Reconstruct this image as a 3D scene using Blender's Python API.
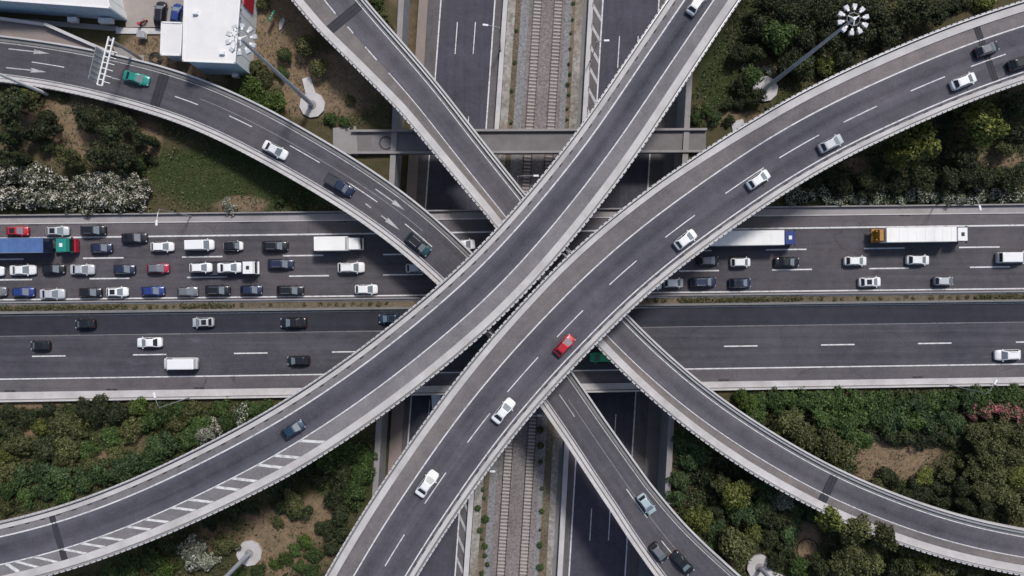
import bpy, bmesh, math, random
import numpy as np
from mathutils import Vector, Matrix

R = math.radians
random.seed(11)
for _o in list(bpy.data.objects):
    bpy.data.objects.remove(_o)
scene = bpy.context.scene
COL = scene.collection

# ------------------------------------------------------------------ camera
CAMH, FPX, CX, CY = 130.0, 728.0, 512.0, 288.0
cam_d = bpy.data.cameras.new("camera")
cam_d.sensor_width = 36.0
cam_d.lens = 36.0 * FPX / 1024.0
cam_d.clip_end = 6000.0
cam = bpy.data.objects.new("camera", cam_d)
cam.location = (0, 0, CAMH)
COL.objects.link(cam)
scene.camera = cam

# ------------------------------------------------------------------ light
SUN_EL, SUN_AZ = R(54), R(27)      # azimuth from +Y towards +X
world = bpy.data.worlds.new("World")
scene.world = world
world.use_nodes = True
wn = world.node_tree
bg = wn.nodes["Background"]
sky = wn.nodes.new("ShaderNodeTexSky")
sky.sky_type = 'NISHITA'
sky.sun_disc = False
sky.sun_elevation = SUN_EL
sky.sun_rotation = SUN_AZ
sky.air_density = 1.0
sky.dust_density = 2.5
sky.ozone_density = 1.0
wn.links.new(sky.outputs[0], bg.inputs[0])
bg.inputs[1].default_value = 0.090
sun_d = bpy.data.lights.new("sun", 'SUN')
sun_d.energy = 2.35
sun_d.angle = R(9)
sun_d.color = (1.0, 0.968, 0.94)
sun = bpy.data.objects.new("sun", sun_d)
sdir = Vector((math.sin(SUN_AZ) * math.cos(SUN_EL), math.cos(SUN_AZ) * math.cos(SUN_EL), math.sin(SUN_EL)))
sun.rotation_euler = sdir.to_track_quat('Z', 'Y').to_euler()
sun.location = sdir * 200
COL.objects.link(sun)
scene.view_settings.view_transform = 'Standard'
scene.view_settings.look = 'None'
scene.view_settings.gamma = 1.0
scene.view_settings.exposure = 0.30
scene.view_settings.use_curve_mapping = False

# ------------------------------------------------------------------ helpers
def P(px, py, z=0.0):
    k = (CAMH - z) / FPX
    return ((px - CX) * k, (CY - py) * k, z)

def tag(o, label=None, cat=None, group=None, kind=None):
    if label: o["label"] = label
    if cat: o["category"] = cat
    if group: o["group"] = group
    if kind: o["kind"] = kind
    return o

def link(name, me, parent=None):
    o = bpy.data.objects.new(name, me)
    COL.objects.link(o)
    if parent is not None:
        o.parent = parent
    return o

def thing(name, label, cat, loc=(0, 0, 0), rz=0.0, group=None):
    o = bpy.data.objects.new(name, None)
    o.empty_display_size = 0.5
    COL.objects.link(o)
    o.location = loc
    o.rotation_euler = (0, 0, rz)
    return tag(o, label, cat, group)

def mk(name, verts, faces, mat, uvs=None, smooth=False):
    me = bpy.data.meshes.new(name)
    me.from_pydata([tuple(v) for v in verts], [], [tuple(f) for f in faces])
    if mat is not None:
        for m in (mat if isinstance(mat, (list, tuple)) else [mat]):
            me.materials.append(m)
    if uvs is not None:
        ul = me.uv_layers.new(name="uv")
        idx = np.zeros(len(me.loops), dtype=np.int32)
        me.loops.foreach_get("vertex_index", idx)
        ul.data.foreach_set("uv", np.asarray(uvs, dtype=np.float32)[idx].ravel())
    if smooth:
        me.polygons.foreach_set("use_smooth", [True] * len(me.polygons))
    me.update()
    return me

class MB:
    """collects boxes, tubes and prisms; build() makes ONE mesh object"""
    def __init__(self):
        self.v, self.f, self.mi = [], [], []
    def add(self, vs, fs, mi=0):
        b = len(self.v)
        self.v += [tuple(p) for p in vs]
        self.f += [tuple(b + i for i in f) for f in fs]
        self.mi += [mi] * len(fs)
        return self
    def box(self, c, s, rz=0.0, mi=0, tx=1.0, ty=1.0):
        cx, cy, cz = c; hx, hy, hz = s[0] / 2, s[1] / 2, s[2] / 2
        ca, sa = math.cos(rz), math.sin(rz)
        vs = []
        for zz, kx, ky in ((-hz, 1, 1), (hz, tx, ty)):
            for sx, sy in ((-1, -1), (1, -1), (1, 1), (-1, 1)):
                x, y = sx * hx * kx, sy * hy * ky
                vs.append((cx + x * ca - y * sa, cy + x * sa + y * ca, cz + zz))
        return self.add(vs, [(3, 2, 1, 0), (4, 5, 6, 7), (0, 1, 5, 4), (1, 2, 6, 5), (2, 3, 7, 6), (3, 0, 4, 7)], mi)
    def tube(self, p0, p1, r0, r1=None, n=8, mi=0):
        r1 = r0 if r1 is None else r1
        p0, p1 = Vector(p0), Vector(p1)
        d = (p1 - p0).normalized()
        a = d.orthogonal().normalized(); b = d.cross(a)
        vs = []
        for p, r in ((p0, r0), (p1, r1)):
            for i in range(n):
                t = 2 * math.pi * i / n
                vs.append(p + a * (r * math.cos(t)) + b * (r * math.sin(t)))
        fs = [(i, (i + 1) % n, n + (i + 1) % n, n + i) for i in range(n)]
        fs += [tuple(range(n - 1, -1, -1)), tuple(range(n, 2 * n))]
        return self.add(vs, fs, mi)
    def prism(self, poly, z0, z1, mi=0):
        n = len(poly)
        a = sum(poly[i][0] * poly[(i + 1) % n][1] - poly[(i + 1) % n][0] * poly[i][1] for i in range(n))
        if a < 0: poly = poly[::-1]
        vs = [(p[0], p[1], z0) for p in poly] + [(p[0], p[1], z1) for p in poly]
        fs = [(i, (i + 1) % n, n + (i + 1) % n, n + i) for i in range(n)]
        fs += [tuple(range(n - 1, -1, -1)), tuple(range(n, 2 * n))]
        return self.add(vs, fs, mi)
    def mesh(self, name, mat, bevel=0.0, smooth=False):
        me = mk(name, self.v, self.f, mat, smooth=smooth)
        me.polygons.foreach_set("material_index", self.mi)
        if bevel > 0:
            bm = bmesh.new(); bm.from_mesh(me)
            bmesh.ops.bevel(bm, geom=list(bm.edges), offset=bevel, segments=2, affect='EDGES', profile=0.5)
            bm.to_mesh(me); bm.free()
        return me
    def build(self, name, mat, parent=None, bevel=0.0, smooth=False):
        return link(name, self.mesh(name, mat, bevel, smooth), parent)

# ------------------------------------------------------------------ materials
def new_mat(name):
    m = bpy.data.materials.new(name)
    m.use_nodes = True
    nt = m.node_tree
    return m, nt, nt.nodes["Principled BSDF"]

def N(nt, typ, **kw):
    n = nt.nodes.new(typ)
    for k, v in kw.items():
        setattr(n, k, v)
    return n

def noise(nt, vec, scale, detail=4, rough=0.55):
    n = N(nt, "ShaderNodeTexNoise")
    n.inputs["Scale"].default_value = scale
    n.inputs["Detail"].default_value = detail
    n.inputs["Roughness"].default_value = rough
    if vec is not None: nt.links.new(vec, n.inputs["Vector"])
    return n.outputs["Fac"]

def math_n(nt, op, a, b=None, clamp=False):
    n = N(nt, "ShaderNodeMath", operation=op, use_clamp=clamp)
    for i, x in enumerate((a, b)):
        if x is None: continue
        if isinstance(x, (int, float)): n.inputs[i].default_value = x
        else: nt.links.new(x, n.inputs[i])
    return n.outputs[0]

def maprange(nt, x, a, b, c, d):
    n = N(nt, "ShaderNodeMapRange")
    nt.links.new(x, n.inputs[0])
    for i, v in enumerate((a, b, c, d)): n.inputs[i + 1].default_value = v
    return n.outputs[0]

def mix(nt, fac, c1, c2, mode='MIX'):
    n = N(nt, "ShaderNodeMix", data_type='RGBA', blend_type=mode)
    if isinstance(fac, (int, float)): n.inputs[0].default_value = fac
    else: nt.links.new(fac, n.inputs[0])
    for i, c in ((6, c1), (7, c2)):
        if isinstance(c, tuple): n.inputs[i].default_value = (c[0], c[1], c[2], 1)
        else: nt.links.new(c, n.inputs[i])
    return n.outputs[2]

def bump(nt, bsdf, h, strength=0.3, dist=0.05):
    b = N(nt, "ShaderNodeBump")
    b.inputs["Strength"].default_value = strength
    b.inputs["Distance"].default_value = dist
    nt.links.new(h, b.inputs["Height"])
    nt.links.new(b.outputs[0], bsdf.inputs["Normal"])

def m_plain(name, col, rough=0.6, metal=0.0, var=0.12, scale=1.5, coat=0.0, spec=0.5):
    m, nt, b = new_mat(name)
    tc = N(nt, "ShaderNodeTexCoord")
    f = noise(nt, tc.outputs["Object"], scale, 5)
    k = maprange(nt, f, 0.3, 0.7, 1 - var, 1 + var)
    c = mix(nt, 1.0, col, (1, 1, 1), 'MULTIPLY')
    cb = N(nt, "ShaderNodeCombineColor")
    for i in range(3): nt.links.new(k, cb.inputs[i])
    nt.links.new(cb.outputs[0], c.node.inputs[7])
    nt.links.new(c, b.inputs["Base Color"])
    b.inputs["Roughness"].default_value = rough
    b.inputs["Metallic"].default_value = metal
    b.inputs["Coat Weight"].default_value = coat
    b.inputs["Specular IOR Level"].default_value = spec
    return m

def m_asphalt(name, col, warm=(1, 1, 1), streak=0.30, large=0.40, fine=0.42, cracks=0.0, lane=None, patch=0.0):
    m, nt, b = new_mat(name)
    uvn = N(nt, "ShaderNodeUVMap"); uvn.uv_map = "uv"
    mp = N(nt, "ShaderNodeMapping"); mp.inputs["Scale"].default_value = (1.0, 0.018, 1)
    nt.links.new(uvn.outputs[0], mp.inputs[0])
    s1 = noise(nt, mp.outputs[0], 1.1, 5, 0.6)
    geo = N(nt, "ShaderNodeNewGeometry")
    l1 = noise(nt, geo.outputs["Position"], 0.06, 4, 0.6)
    f1 = noise(nt, geo.outputs["Position"], 3.2, 6, 0.75)
    k = math_n(nt, 'ADD', math_n(nt, 'MULTIPLY', math_n(nt, 'SUBTRACT', s1, 0.5), streak * 2.2),
               math_n(nt, 'MULTIPLY', math_n(nt, 'SUBTRACT', l1, 0.5), large * 2.2))
    k = math_n(nt, 'ADD', k, math_n(nt, 'MULTIPLY', math_n(nt, 'SUBTRACT', f1, 0.5), fine * 2.2))
    b1 = noise(nt, geo.outputs["Position"], 0.42, 6, 0.7)
    k = math_n(nt, 'ADD', k, math_n(nt, 'MULTIPLY', math_n(nt, 'SUBTRACT', b1, 0.5), 0.85))
    if lane:                                     # polished wheel paths: (first path centre, spacing, strength)
        sep = N(nt, "ShaderNodeSeparateXYZ"); nt.links.new(uvn.outputs[0], sep.inputs[0])
        w = math_n(nt, 'COSINE', math_n(nt, 'MULTIPLY', math_n(nt, 'SUBTRACT', sep.outputs[0], lane[0]), 2 * math.pi / lane[1]))
        k = math_n(nt, 'ADD', k, math_n(nt, 'MULTIPLY', w, -lane[2]))
    k = math_n(nt, 'ADD', k, 1.0)
    cb = N(nt, "ShaderNodeCombineColor")
    for i in range(3): nt.links.new(k, cb.inputs[i])
    tint = mix(nt, maprange(nt, l1, 0.35, 0.65, 0, 1), tuple(col), tuple(c * w_ for c, w_ in zip(col, warm)))
    c = mix(nt, 1.0, tint, cb.outputs[0], 'MULTIPLY')
    if patch > 0:                                # dusty scuffed areas dragged along the lane
        mp3 = N(nt, "ShaderNodeMapping"); mp3.inputs["Scale"].default_value = (0.35, 0.10, 1)
        nt.links.new(uvn.outputs[0], mp3.inputs[0])
        pf = maprange(nt, noise(nt, mp3.outputs[0], 1.0, 6, 0.7), 0.62, 0.78, 0, 0.55 * patch)
        c = mix(nt, pf, c, tuple(x * 2.6 for x in col))
    if cracks > 0:
        mp2 = N(nt, "ShaderNodeMapping"); mp2.inputs["Scale"].default_value = (0.10, 0.075, 1)
        nt.links.new(uvn.outputs[0], mp2.inputs[0])
        dn = N(nt, "ShaderNodeTexNoise"); dn.inputs["Scale"].default_value = 0.5; dn.inputs["Detail"].default_value = 5
        nt.links.new(geo.outputs["Position"], dn.inputs["Vector"])
        va = N(nt, "ShaderNodeVectorMath", operation='SCALE'); va.inputs[3].default_value = 0.16
        nt.links.new(dn.outputs["Color"], va.inputs[0])
        vb = N(nt, "ShaderNodeVectorMath", operation='ADD')
        nt.links.new(mp2.outputs[0], vb.inputs[0]); nt.links.new(va.outputs[0], vb.inputs[1])
        vo = N(nt, "ShaderNodeTexVoronoi", feature='DISTANCE_TO_EDGE'); vo.inputs["Scale"].default_value = 1.0
        nt.links.new(vb.outputs[0], vo.inputs["Vector"])
        ck = maprange(nt, vo.outputs["Distance"], 0.003, 0.010, 1, 0)
        gate = maprange(nt, noise(nt, geo.outputs["Position"], 0.09, 2), 0.48, 0.56, 0, cracks)
        c = mix(nt, math_n(nt, 'MULTIPLY', ck, gate, True), c, tuple(x * 0.35 for x in col))
    nt.links.new(c, b.inputs["Base Color"])
    b.inputs["Roughness"].default_value = 0.85
    b.inputs["Specular IOR Level"].default_value = 0.25
    bump(nt, b, noise(nt, geo.outputs["Position"], 14, 3), 0.25, 0.03)
    return m

def m_concrete(name, col, stain=0.35, dark=(0.16, 0.145, 0.13), scale=0.35, rough=0.85):
    m, nt, b = new_mat(name)
    geo = N(nt, "ShaderNodeNewGeometry")
    a = noise(nt, geo.outputs["Position"], scale, 8, 0.68)
    f = noise(nt, geo.outputs["Position"], 2.6, 6, 0.7)
    g = maprange(nt, math_n(nt, 'ADD', math_n(nt, 'MULTIPLY', a, 0.65), math_n(nt, 'MULTIPLY', f, 0.35)), 0.42, 0.68, 0, stain)
    c = mix(nt, g, tuple(col), dark)
    k = maprange(nt, f, 0.3, 0.7, 0.86, 1.1)
    cb = N(nt, "ShaderNodeCombineColor")
    for i in range(3): nt.links.new(k, cb.inputs[i])
    c = mix(nt, 1.0, c, cb.outputs[0], 'MULTIPLY')
    nt.links.new(c, b.inputs["Base Color"])
    b.inputs["Roughness"].default_value = rough
    b.inputs["Specular IOR Level"].default_value = 0.3
    bump(nt, b, f, 0.3, 0.03)
    return m

def m_marking(name, col=(0.62, 0.62, 0.62), wear=0.5, under=(0.09, 0.088, 0.092)):
    m, nt, b = new_mat(name)
    geo = N(nt, "ShaderNodeNewGeometry")
    a = noise(nt, geo.outputs["Position"], 1.3, 6, 0.75)
    g = maprange(nt, a, 0.48, 0.72, 0, wear)
    nt.links.new(mix(nt, g, col, under), b.inputs["Base Color"])
    b.inputs["Roughness"].default_value = 0.7
    return m

def m_leaf(name, cols, flower=None, frac=0.0, spread=1.0):
    m, nt, b = new_mat(name)
    geo = N(nt, "ShaderNodeNewGeometry")
    oi = N(nt, "ShaderNodeObjectInfo")
    cr = N(nt, "ShaderNodeValToRGB")
    cr.color_ramp.elements[0].position = 0.0
    cr.color_ramp.elements[0].color = (*cols[0], 1)
    cr.color_ramp.elements[1].position = 1.0
    cr.color_ramp.elements[1].color = (*cols[2], 1)
    e = cr.color_ramp.elements.new(0.55); e.color = (*cols[1], 1)
    nt.links.new(geo.outputs["Random Per Island"], cr.inputs[0])
    k = maprange(nt, oi.outputs["Random"], 0, 1, 0.66, 1.26)
    cb = N(nt, "ShaderNodeCombineColor")
    for i in range(3): nt.links.new(k, cb.inputs[i])
    c = mix(nt, 1.0, cr.outputs[0], cb.outputs[0], 'MULTIPLY')
    if flower:
        wn_ = N(nt, "ShaderNodeTexWhiteNoise", noise_dimensions='1D')
        nt.links.new(geo.outputs["Random Per Island"], wn_.inputs["W"])
        # blossoms sit in clusters
        cl = noise(nt, geo.outputs["Position"], 0.9, 3)
        th = maprange(nt, cl, 0.35, 0.65, 0.02, frac * 1.7)
        fl = math_n(nt, 'LESS_THAN', wn_.outputs["Value"], th)
        c = mix(nt, fl, c, flower)
    nt.links.new(c, b.inputs["Base Color"])
    b.inputs["Roughness"].default_value = 0.6
    b.inputs["Specular IOR Level"].default_value = 0.25
    return m

M = {}
M['asph_flyA'] = m_asphalt('asphalt_dark_lane', (0.0769, 0.0773, 0.0955), (1.05, 1.0, 0.97), streak=0.34, lane=(2.1, 4.3, 0.20))
M['asph_flyA_sh'] = m_asphalt('asphalt_pale_shoulder', (0.1782, 0.1689, 0.1773), (1.0, 0.98, 0.98), streak=0.14)
M['asph_flyB'] = m_asphalt('asphalt_mid_lane', (0.0856, 0.0835, 0.099), (1.05, 1.0, 0.97), streak=0.34, lane=(1.75, 3.55, 0.13))
M['asph_flyB_sh'] = m_asphalt('asphalt_brown_shoulder', (0.159, 0.1453, 0.1482), (1.05, 1.0, 0.95), streak=0.2)
M['asph_C'] = m_asphalt('asphalt_ramp', (0.0792, 0.0764, 0.0886), (1.05, 1.0, 0.96), streak=0.34)
M['asph_new'] = m_asphalt('asphalt_fresh_patch', (0.036, 0.0355, 0.0445), streak=0.1)
M['asph_D'] = m_asphalt('asphalt_curved_ramp', (0.0907, 0.0875, 0.1016), (1.04, 1, 0.97), streak=0.3, lane=(1.75, 3.5, 0.14))
M['asph_D_sh'] = m_asphalt('asphalt_tan_shoulder', (0.1575, 0.1465, 0.1454), (1.08, 1, 0.94), streak=0.25)
M['asph_EW'] = m_asphalt('asphalt_motorway', (0.0792, 0.0755, 0.087), (1.06, 1, 0.95), streak=0.40, cracks=0.35)
M['asph_EW_sh'] = m_asphalt('asphalt_motorway_shoulder', (0.1065, 0.1004, 0.1112), (1.06, 1, 0.95), streak=0.28, cracks=0.55)
M['asph_EW_dark'] = m_asphalt('asphalt_resurfaced_lane', (0.0321, 0.0325, 0.0434), streak=0.3)
M['asph_EW_s'] = m_asphalt('asphalt_lower_lanes', (0.0657, 0.0647, 0.078), (1.05, 1, 0.96), streak=0.46, cracks=0.25, patch=1.0)
M['asph_NS'] = m_asphalt('asphalt_sunken_motorway', (0.065, 0.0639, 0.0827), streak=0.3)
M['asph_NS_sh'] = m_asphalt('asphalt_sunken_shoulder', (0.1173, 0.1078, 0.1107), streak=0.2)
M['conc_light'] = m_concrete('concrete_light', (0.55, 0.534, 0.53), 0.42, scale=0.3)
M['conc_walk'] = m_concrete('concrete_walkway', (0.54, 0.522, 0.517), 0.58, (0.20, 0.185, 0.175), scale=0.22)
M['conc_mid'] = m_concrete('concrete_mid', (0.285, 0.268, 0.265), 0.45)
M['conc_dark'] = m_concrete('concrete_weathered', (0.185, 0.172, 0.172), 0.5, (0.07, 0.065, 0.06))
M['conc_pink'] = m_concrete('concrete_pinkish_path', (0.26, 0.215, 0.195), 0.4)
M['conc_blue'] = m_concrete('concrete_bluish_wall', (0.24, 0.25, 0.27), 0.4)
M['gutter'] = m_concrete('gutter_dirt', (0.20, 0.195, 0.19), 0.4, (0.05, 0.048, 0.045))
M['mark'] = m_marking('road_paint', (0.64, 0.64, 0.64), 0.75)
M['mark_worn'] = m_marking('road_paint_worn', (0.42, 0.42, 0.42), 0.75)
M['mark_faint'] = m_marking('road_paint_faint', (0.24, 0.235, 0.24), 0.9)
M['drain'] = m_plain('drain_iron', (0.035, 0.033, 0.033), 0.7)
M['steel'] = m_plain('galvanised_steel', (0.42, 0.43, 0.44), 0.45, 0.6)
M['steel_d'] = m_plain('weathered_steel', (0.22, 0.23, 0.26), 0.5, 0.4)
M['white_p'] = m_plain('white_paint', (0.74, 0.74, 0.73), 0.55, var=0.06)
M['roof_w'] = m_plain('roof_sheet', (0.70, 0.685, 0.665), 0.6, var=0.05, scale=0.4)
M['wall_shade'] = m_plain('cladding_white_shaded', (0.42, 0.52, 0.60), 0.7, var=0.08, scale=0.5)  # white cladding with the bluish shade of sunless walls put into its colour
M['wall_w'] = m_plain('cladding_white', (0.70, 0.72, 0.73), 0.7, var=0.06, scale=0.5)
M['red'] = m_plain('red_sign', (0.45, 0.02, 0.04), 0.5)
M['green_s'] = m_plain('green_sign', (0.01, 0.22, 0.13), 0.5)
M['rail'] = m_plain('rail_steel', (0.060, 0.042, 0.038), 0.5, 0.3)
M['sleeper'] = m_concrete('sleeper_concrete', (0.43, 0.39, 0.365), 0.4)
M['ballast'] = None
M['bark'] = m_plain('bark', (0.10, 0.07, 0.05), 0.9, scale=4)

def m_gravel(name, c1, c2, c3, sc=2.2):
    m, nt, b = new_mat(name)
    geo = N(nt, "ShaderNodeNewGeometry")
    v = N(nt, "ShaderNodeTexVoronoi"); v.inputs["Scale"].default_value = sc * 2
    nt.links.new(geo.outputs["Position"], v.inputs["Vector"])
    f = noise(nt, geo.outputs["Position"], sc, 6, 0.75)
    l = noise(nt, geo.outputs["Position"], 0.12, 4)
    c = mix(nt, maprange(nt, f, 0.35, 0.65, 0, 1), c1, c2)
    c = mix(nt, maprange(nt, l, 0.45, 0.65, 0, 0.7), c, c3)
    sp = N(nt, "ShaderNodeSeparateColor"); nt.links.new(v.outputs["Color"], sp.inputs[0])
    k = maprange(nt, sp.outputs[0], 0, 1, 0.7, 1.25)
    cb = N(nt, "ShaderNodeCombineColor")
    for i in range(3): nt.links.new(k, cb.inputs[i])
    nt.links.new(mix(nt, 1.0, c, cb.outputs[0], 'MULTIPLY'), b.inputs["Base Color"])
    b.inputs["Roughness"].default_value = 0.95
    bump(nt, b, f, 0.5, 0.06)
    return m
M['ballast'] = m_gravel('ballast_stone', (0.17, 0.15, 0.145), (0.235, 0.205, 0.20), (0.15, 0.13, 0.125))
M['gravel_b'] = m_gravel('gravel_bluish', (0.17, 0.175, 0.18), (0.24, 0.24, 0.245), (0.20, 0.19, 0.18))
M['weedy'] = m_gravel('weedy_brown_earth', (0.145, 0.108, 0.072), (0.085, 0.078, 0.045), (0.20, 0.155, 0.11))
M['dirty'] = m_gravel('dirty_concrete', (0.24, 0.225, 0.205), (0.34, 0.325, 0.30), (0.17, 0.135, 0.095), 1.0)
M['yard'] = m_concrete('yard_paving', (0.33, 0.295, 0.27), 0.35)

LEAF = {
    'dark':   m_leaf('leaf_dark',   [(0.014, 0.020, 0.008), (0.027, 0.037, 0.013), (0.055, 0.066, 0.025)]),
    'mid':    m_leaf('leaf_mid',    [(0.018, 0.037, 0.009), (0.040, 0.071, 0.016), (0.084, 0.125, 0.036)]),
    'lush':   m_leaf('leaf_lush',   [(0.024, 0.044, 0.008), (0.05, 0.082, 0.014), (0.098, 0.132, 0.03)]),
    'yellow': m_leaf('leaf_yellow', [(0.040, 0.050, 0.010), (0.098, 0.114, 0.022), (0.180, 0.192, 0.048)]),
    'olive':  m_leaf('leaf_olive',  [(0.034, 0.04, 0.013), (0.072, 0.08, 0.026), (0.14, 0.14, 0.058)]),
    'blue':   m_leaf('leaf_bluegreen', [(0.018, 0.036, 0.012), (0.038, 0.068, 0.023), (0.084, 0.124, 0.048)]),
    'white':  m_leaf('leaf_white_flower', [(0.022, 0.028, 0.012), (0.045, 0.052, 0.024), (0.10, 0.105, 0.06)], (0.52, 0.49, 0.42), 0.36),
    'grey':   m_leaf('leaf_grey', [(0.060, 0.070, 0.045), (0.13, 0.14, 0.10), (0.27, 0.28, 0.22)], (0.46, 0.45, 0.38), 0.18),
    'fleck':  m_leaf('leaf_few_flowers', [(0.016, 0.032, 0.012), (0.034, 0.056, 0.020), (0.06, 0.09, 0.035)], (0.60, 0.58, 0.50), 0.24),
    'pink':   m_leaf('leaf_pink_flower', [(0.020, 0.040, 0.012), (0.040, 0.066, 0.022), (0.07, 0.10, 0.04)], (0.42, 0.13, 0.16), 0.42),
}
LEAFNAME = {'dark': 'dark green', 'mid': 'mid green', 'lush': 'fresh green', 'yellow': 'yellow-green', 'olive': 'olive green',
            'blue': 'blue-green', 'white': 'white-flowering', 'grey': 'silvery grey', 'fleck': 'white-flecked dark', 'pink': 'pink-flowering'}

# ------------------------------------------------------------------ ground
def inpoly(x, y, poly):
    x = np.asarray(x); y = np.asarray(y)
    r = np.zeros(x.shape, bool)
    n = len(poly)
    for i in range(n):
        x0, y0 = poly[i]; x1, y1 = poly[(i + 1) % n]
        if y0 == y1: continue
        c = ((y0 > y) != (y1 > y)) & (x < (x1 - x0) * (y - y0) / (y1 - y0) + x0)
        r ^= c
    return r

def wall_l(y): return -22.4 + 0.053 * y
def wall_r(y): return 29.6 + 0.0525 * y
ZT = -7.25
def gz(x, y):
    x = np.asarray(x, float); y = np.asarray(y, float)
    h = 0.10 * np.sin(x * 0.31 + 1.3) * np.sin(y * 0.27) + 0.07 * np.sin(x * 0.83 + y * 0.61)
    return -0.30 + h * 0.9

# pixel-space blobs that say where the soil, lawn and dry grass really are: (px,py,rx,ry,channel,weight)
BLOBS = [
 # lawn / grass (R)
 (215,175,75,32,0,1), (270,190,60,22,0,1), (160,165,12,25,0,0.8), (735,92,30,26,0,1), (712,60,22,60,0,0.75), (745,30,22,50,0,0.5),
 (345,470,38,50,0,0.8), (300,470,30,30,0,0.5), (430,30,10,60,0,0.6), (795,100,26,16,0,0.6), (150,560,60,20,0,0.5), (345,112,45,12,0,0.6),
 (60,420,90,20,0,0.5), (120,445,60,25,0,0.6), (230,412,60,12,0,0.5), (20,500,40,16,0,0.5), (1000,560,30,20,0,0.4), (335,105,40,16,0,0.45),
 # bare dry soil (G)
 (275,30,40,44,1,1.0), (315,82,52,38,1,1.0), (350,95,35,26,1,0.62), (895,452,52,18,1,1), (880,470,26,18,1,0.9), (905,468,30,14,1,0.8), (275,545,40,38,1,0.8), (262,520,26,16,1,0.7),
 (315,520,22,28,1,0.9), (300,555,50,20,1,0.6), (215,540,26,22,1,0.6), (75,130,70,42,1,0.72), (130,115,40,16,1,0.5), (150,140,16,25,1,0.7), (20,150,40,20,1,0.4),
 (240,205,30,10,1,0.9), (225,172,25,8,1,0.3), (20,427,20,14,1,0.8), (95,462,28,12,1,0.9), (130,445,24,14,1,0.5), (30,405,36,6,1,0.8), (765,70,16,18,1,0.6),
 (865,165,26,12,1,0.7), (1000,158,30,10,1,0.8), (805,540,18,22,1,0.9), (735,118,30,10,1,0.9), (5,460,10,10,1,0.5), (95,105,40,8,1,0.5),
 (185,60,40,22,1,0.6), (150,50,28,18,1,0.9), (190,80,40,14,1,0.8), (160,52,50,24,1,0.9), (400,20,16,50,1,0.5),
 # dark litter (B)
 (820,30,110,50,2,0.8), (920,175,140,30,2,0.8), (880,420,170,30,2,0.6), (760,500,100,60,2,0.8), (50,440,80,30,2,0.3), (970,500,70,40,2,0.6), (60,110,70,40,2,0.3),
]
def ground():
    def axis(lo, hi, step, far):
        a = list(np.arange(lo, hi + 1e-6, step)); d, p, q = step * 2, lo, hi
        pre, post = [], []
        while -p < far:
            p -= d; q += d; pre.append(p); post.append(q); d *= 1.7
        return pre[::-1] + a + post
    ys = np.array(axis(-64, 64, 1.0, 2600))
    wl, wr = 70, 70
    rows = []
    tl = np.concatenate([-np.geomspace(1, 22, 12)[::-1][:-1] , [-1.0]])
    for y in ys:
        L, Rr = wall_l(y), wall_r(y)
        if abs(y) > 300: L, Rr = wall_l(300 * np.sign(y)), wall_r(300 * np.sign(y))
        west = np.concatenate([-110 - np.geomspace(4, 2500, 9)[::-1], np.linspace(-110, L, 84)])
        east = np.concatenate([np.linspace(Rr, 110, 78), 110 + np.geomspace(4, 2500, 9)])
        rows.append(np.concatenate([west, [L + 0.01, L + 8, (L + Rr) / 2, Rr - 8, Rr - 0.01], east]))
    X = np.array(rows); Y = np.repeat(ys[:, None], X.shape[1], 1)
    Z = gz(X, Y)
    nW = 93
    Z[:, nW:nW + 5] = ZT
    far = (np.abs(X) > 112) | (np.abs(Y) > 66)
    Z[far & (Z > -5)] = -0.3
    ny, nx = X.shape
    V = np.stack([X, Y, Z], -1).reshape(-1, 3)
    idx = np.arange(ny * nx).reshape(ny, nx)
    F = np.stack([idx[:-1, :-1], idx[:-1, 1:], idx[1:, 1:], idx[1:, :-1]], -1).reshape(-1, 4)
    PX = CX + X * FPX / CAMH; PY = CY - Y * FPX / CAMH
    ch = np.zeros((ny, nx, 4)); ch[..., 3] = 1
    for bx, by, rx, ry, c, w in BLOBS:
        d = ((PX - bx) / rx) ** 2 + ((PY - by) / ry) ** 2
        ch[..., c] = np.maximum(ch[..., c], w * np.clip(1.35 - d, 0, 1))
    m, nt, b = new_mat('earth')
    at = N(nt, "ShaderNodeAttribute", attribute_name="mask")
    sp = N(nt, "ShaderNodeSeparateColor"); nt.links.new(at.outputs["Color"], sp.inputs[0])
    geo = N(nt, "ShaderNodeNewGeometry")
    f = noise(nt, geo.outputs["Position"], 1.1, 8, 0.72)
    f2 = noise(nt, geo.outputs["Position"], 0.22, 6, 0.65)
    f3 = noise(nt, geo.outputs["Position"], 4.0, 5, 0.7)
    def soft(v):
        s = math_n(nt, 'ADD', v, math_n(nt, 'MULTIPLY', math_n(nt, 'SUBTRACT', f2, 0.5), 1.1))
        s = math_n(nt, 'ADD', s, math_n(nt, 'MULTIPLY', math_n(nt, 'SUBTRACT', f, 0.5), 0.7))
        return maprange(nt, s, 0.32, 0.68, 0, 1)
    base = mix(nt, maprange(nt, f, 0.35, 0.65, 0, 1), (0.095, 0.074, 0.044), (0.056, 0.058, 0.026))
    drys = mix(nt, maprange(nt, f, 0.36, 0.62, 0, 1), (0.235, 0.165, 0.108), (0.145, 0.108, 0.064))
    drys = mix(nt, maprange(nt, f3, 0.52, 0.72, 0, 0.5), drys, (0.36, 0.29, 0.22))
    gras = mix(nt, maprange(nt, f, 0.36, 0.62, 0, 1), (0.028, 0.046, 0.014), (0.052, 0.058, 0.024))
    gras = mix(nt, maprange(nt, f3, 0.5, 0.75, 0, 0.4), gras, (0.085, 0.085, 0.040))
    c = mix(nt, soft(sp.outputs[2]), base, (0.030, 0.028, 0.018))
    c = mix(nt, soft(sp.outputs[0]), c, gras)
    c = mix(nt, soft(sp.outputs[1]), c, drys)
    nt.links.new(c, b.inputs["Base Color"])
    b.inputs["Roughness"].default_value = 0.95
    b.inputs["Specular IOR Level"].default_value = 0.1
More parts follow.
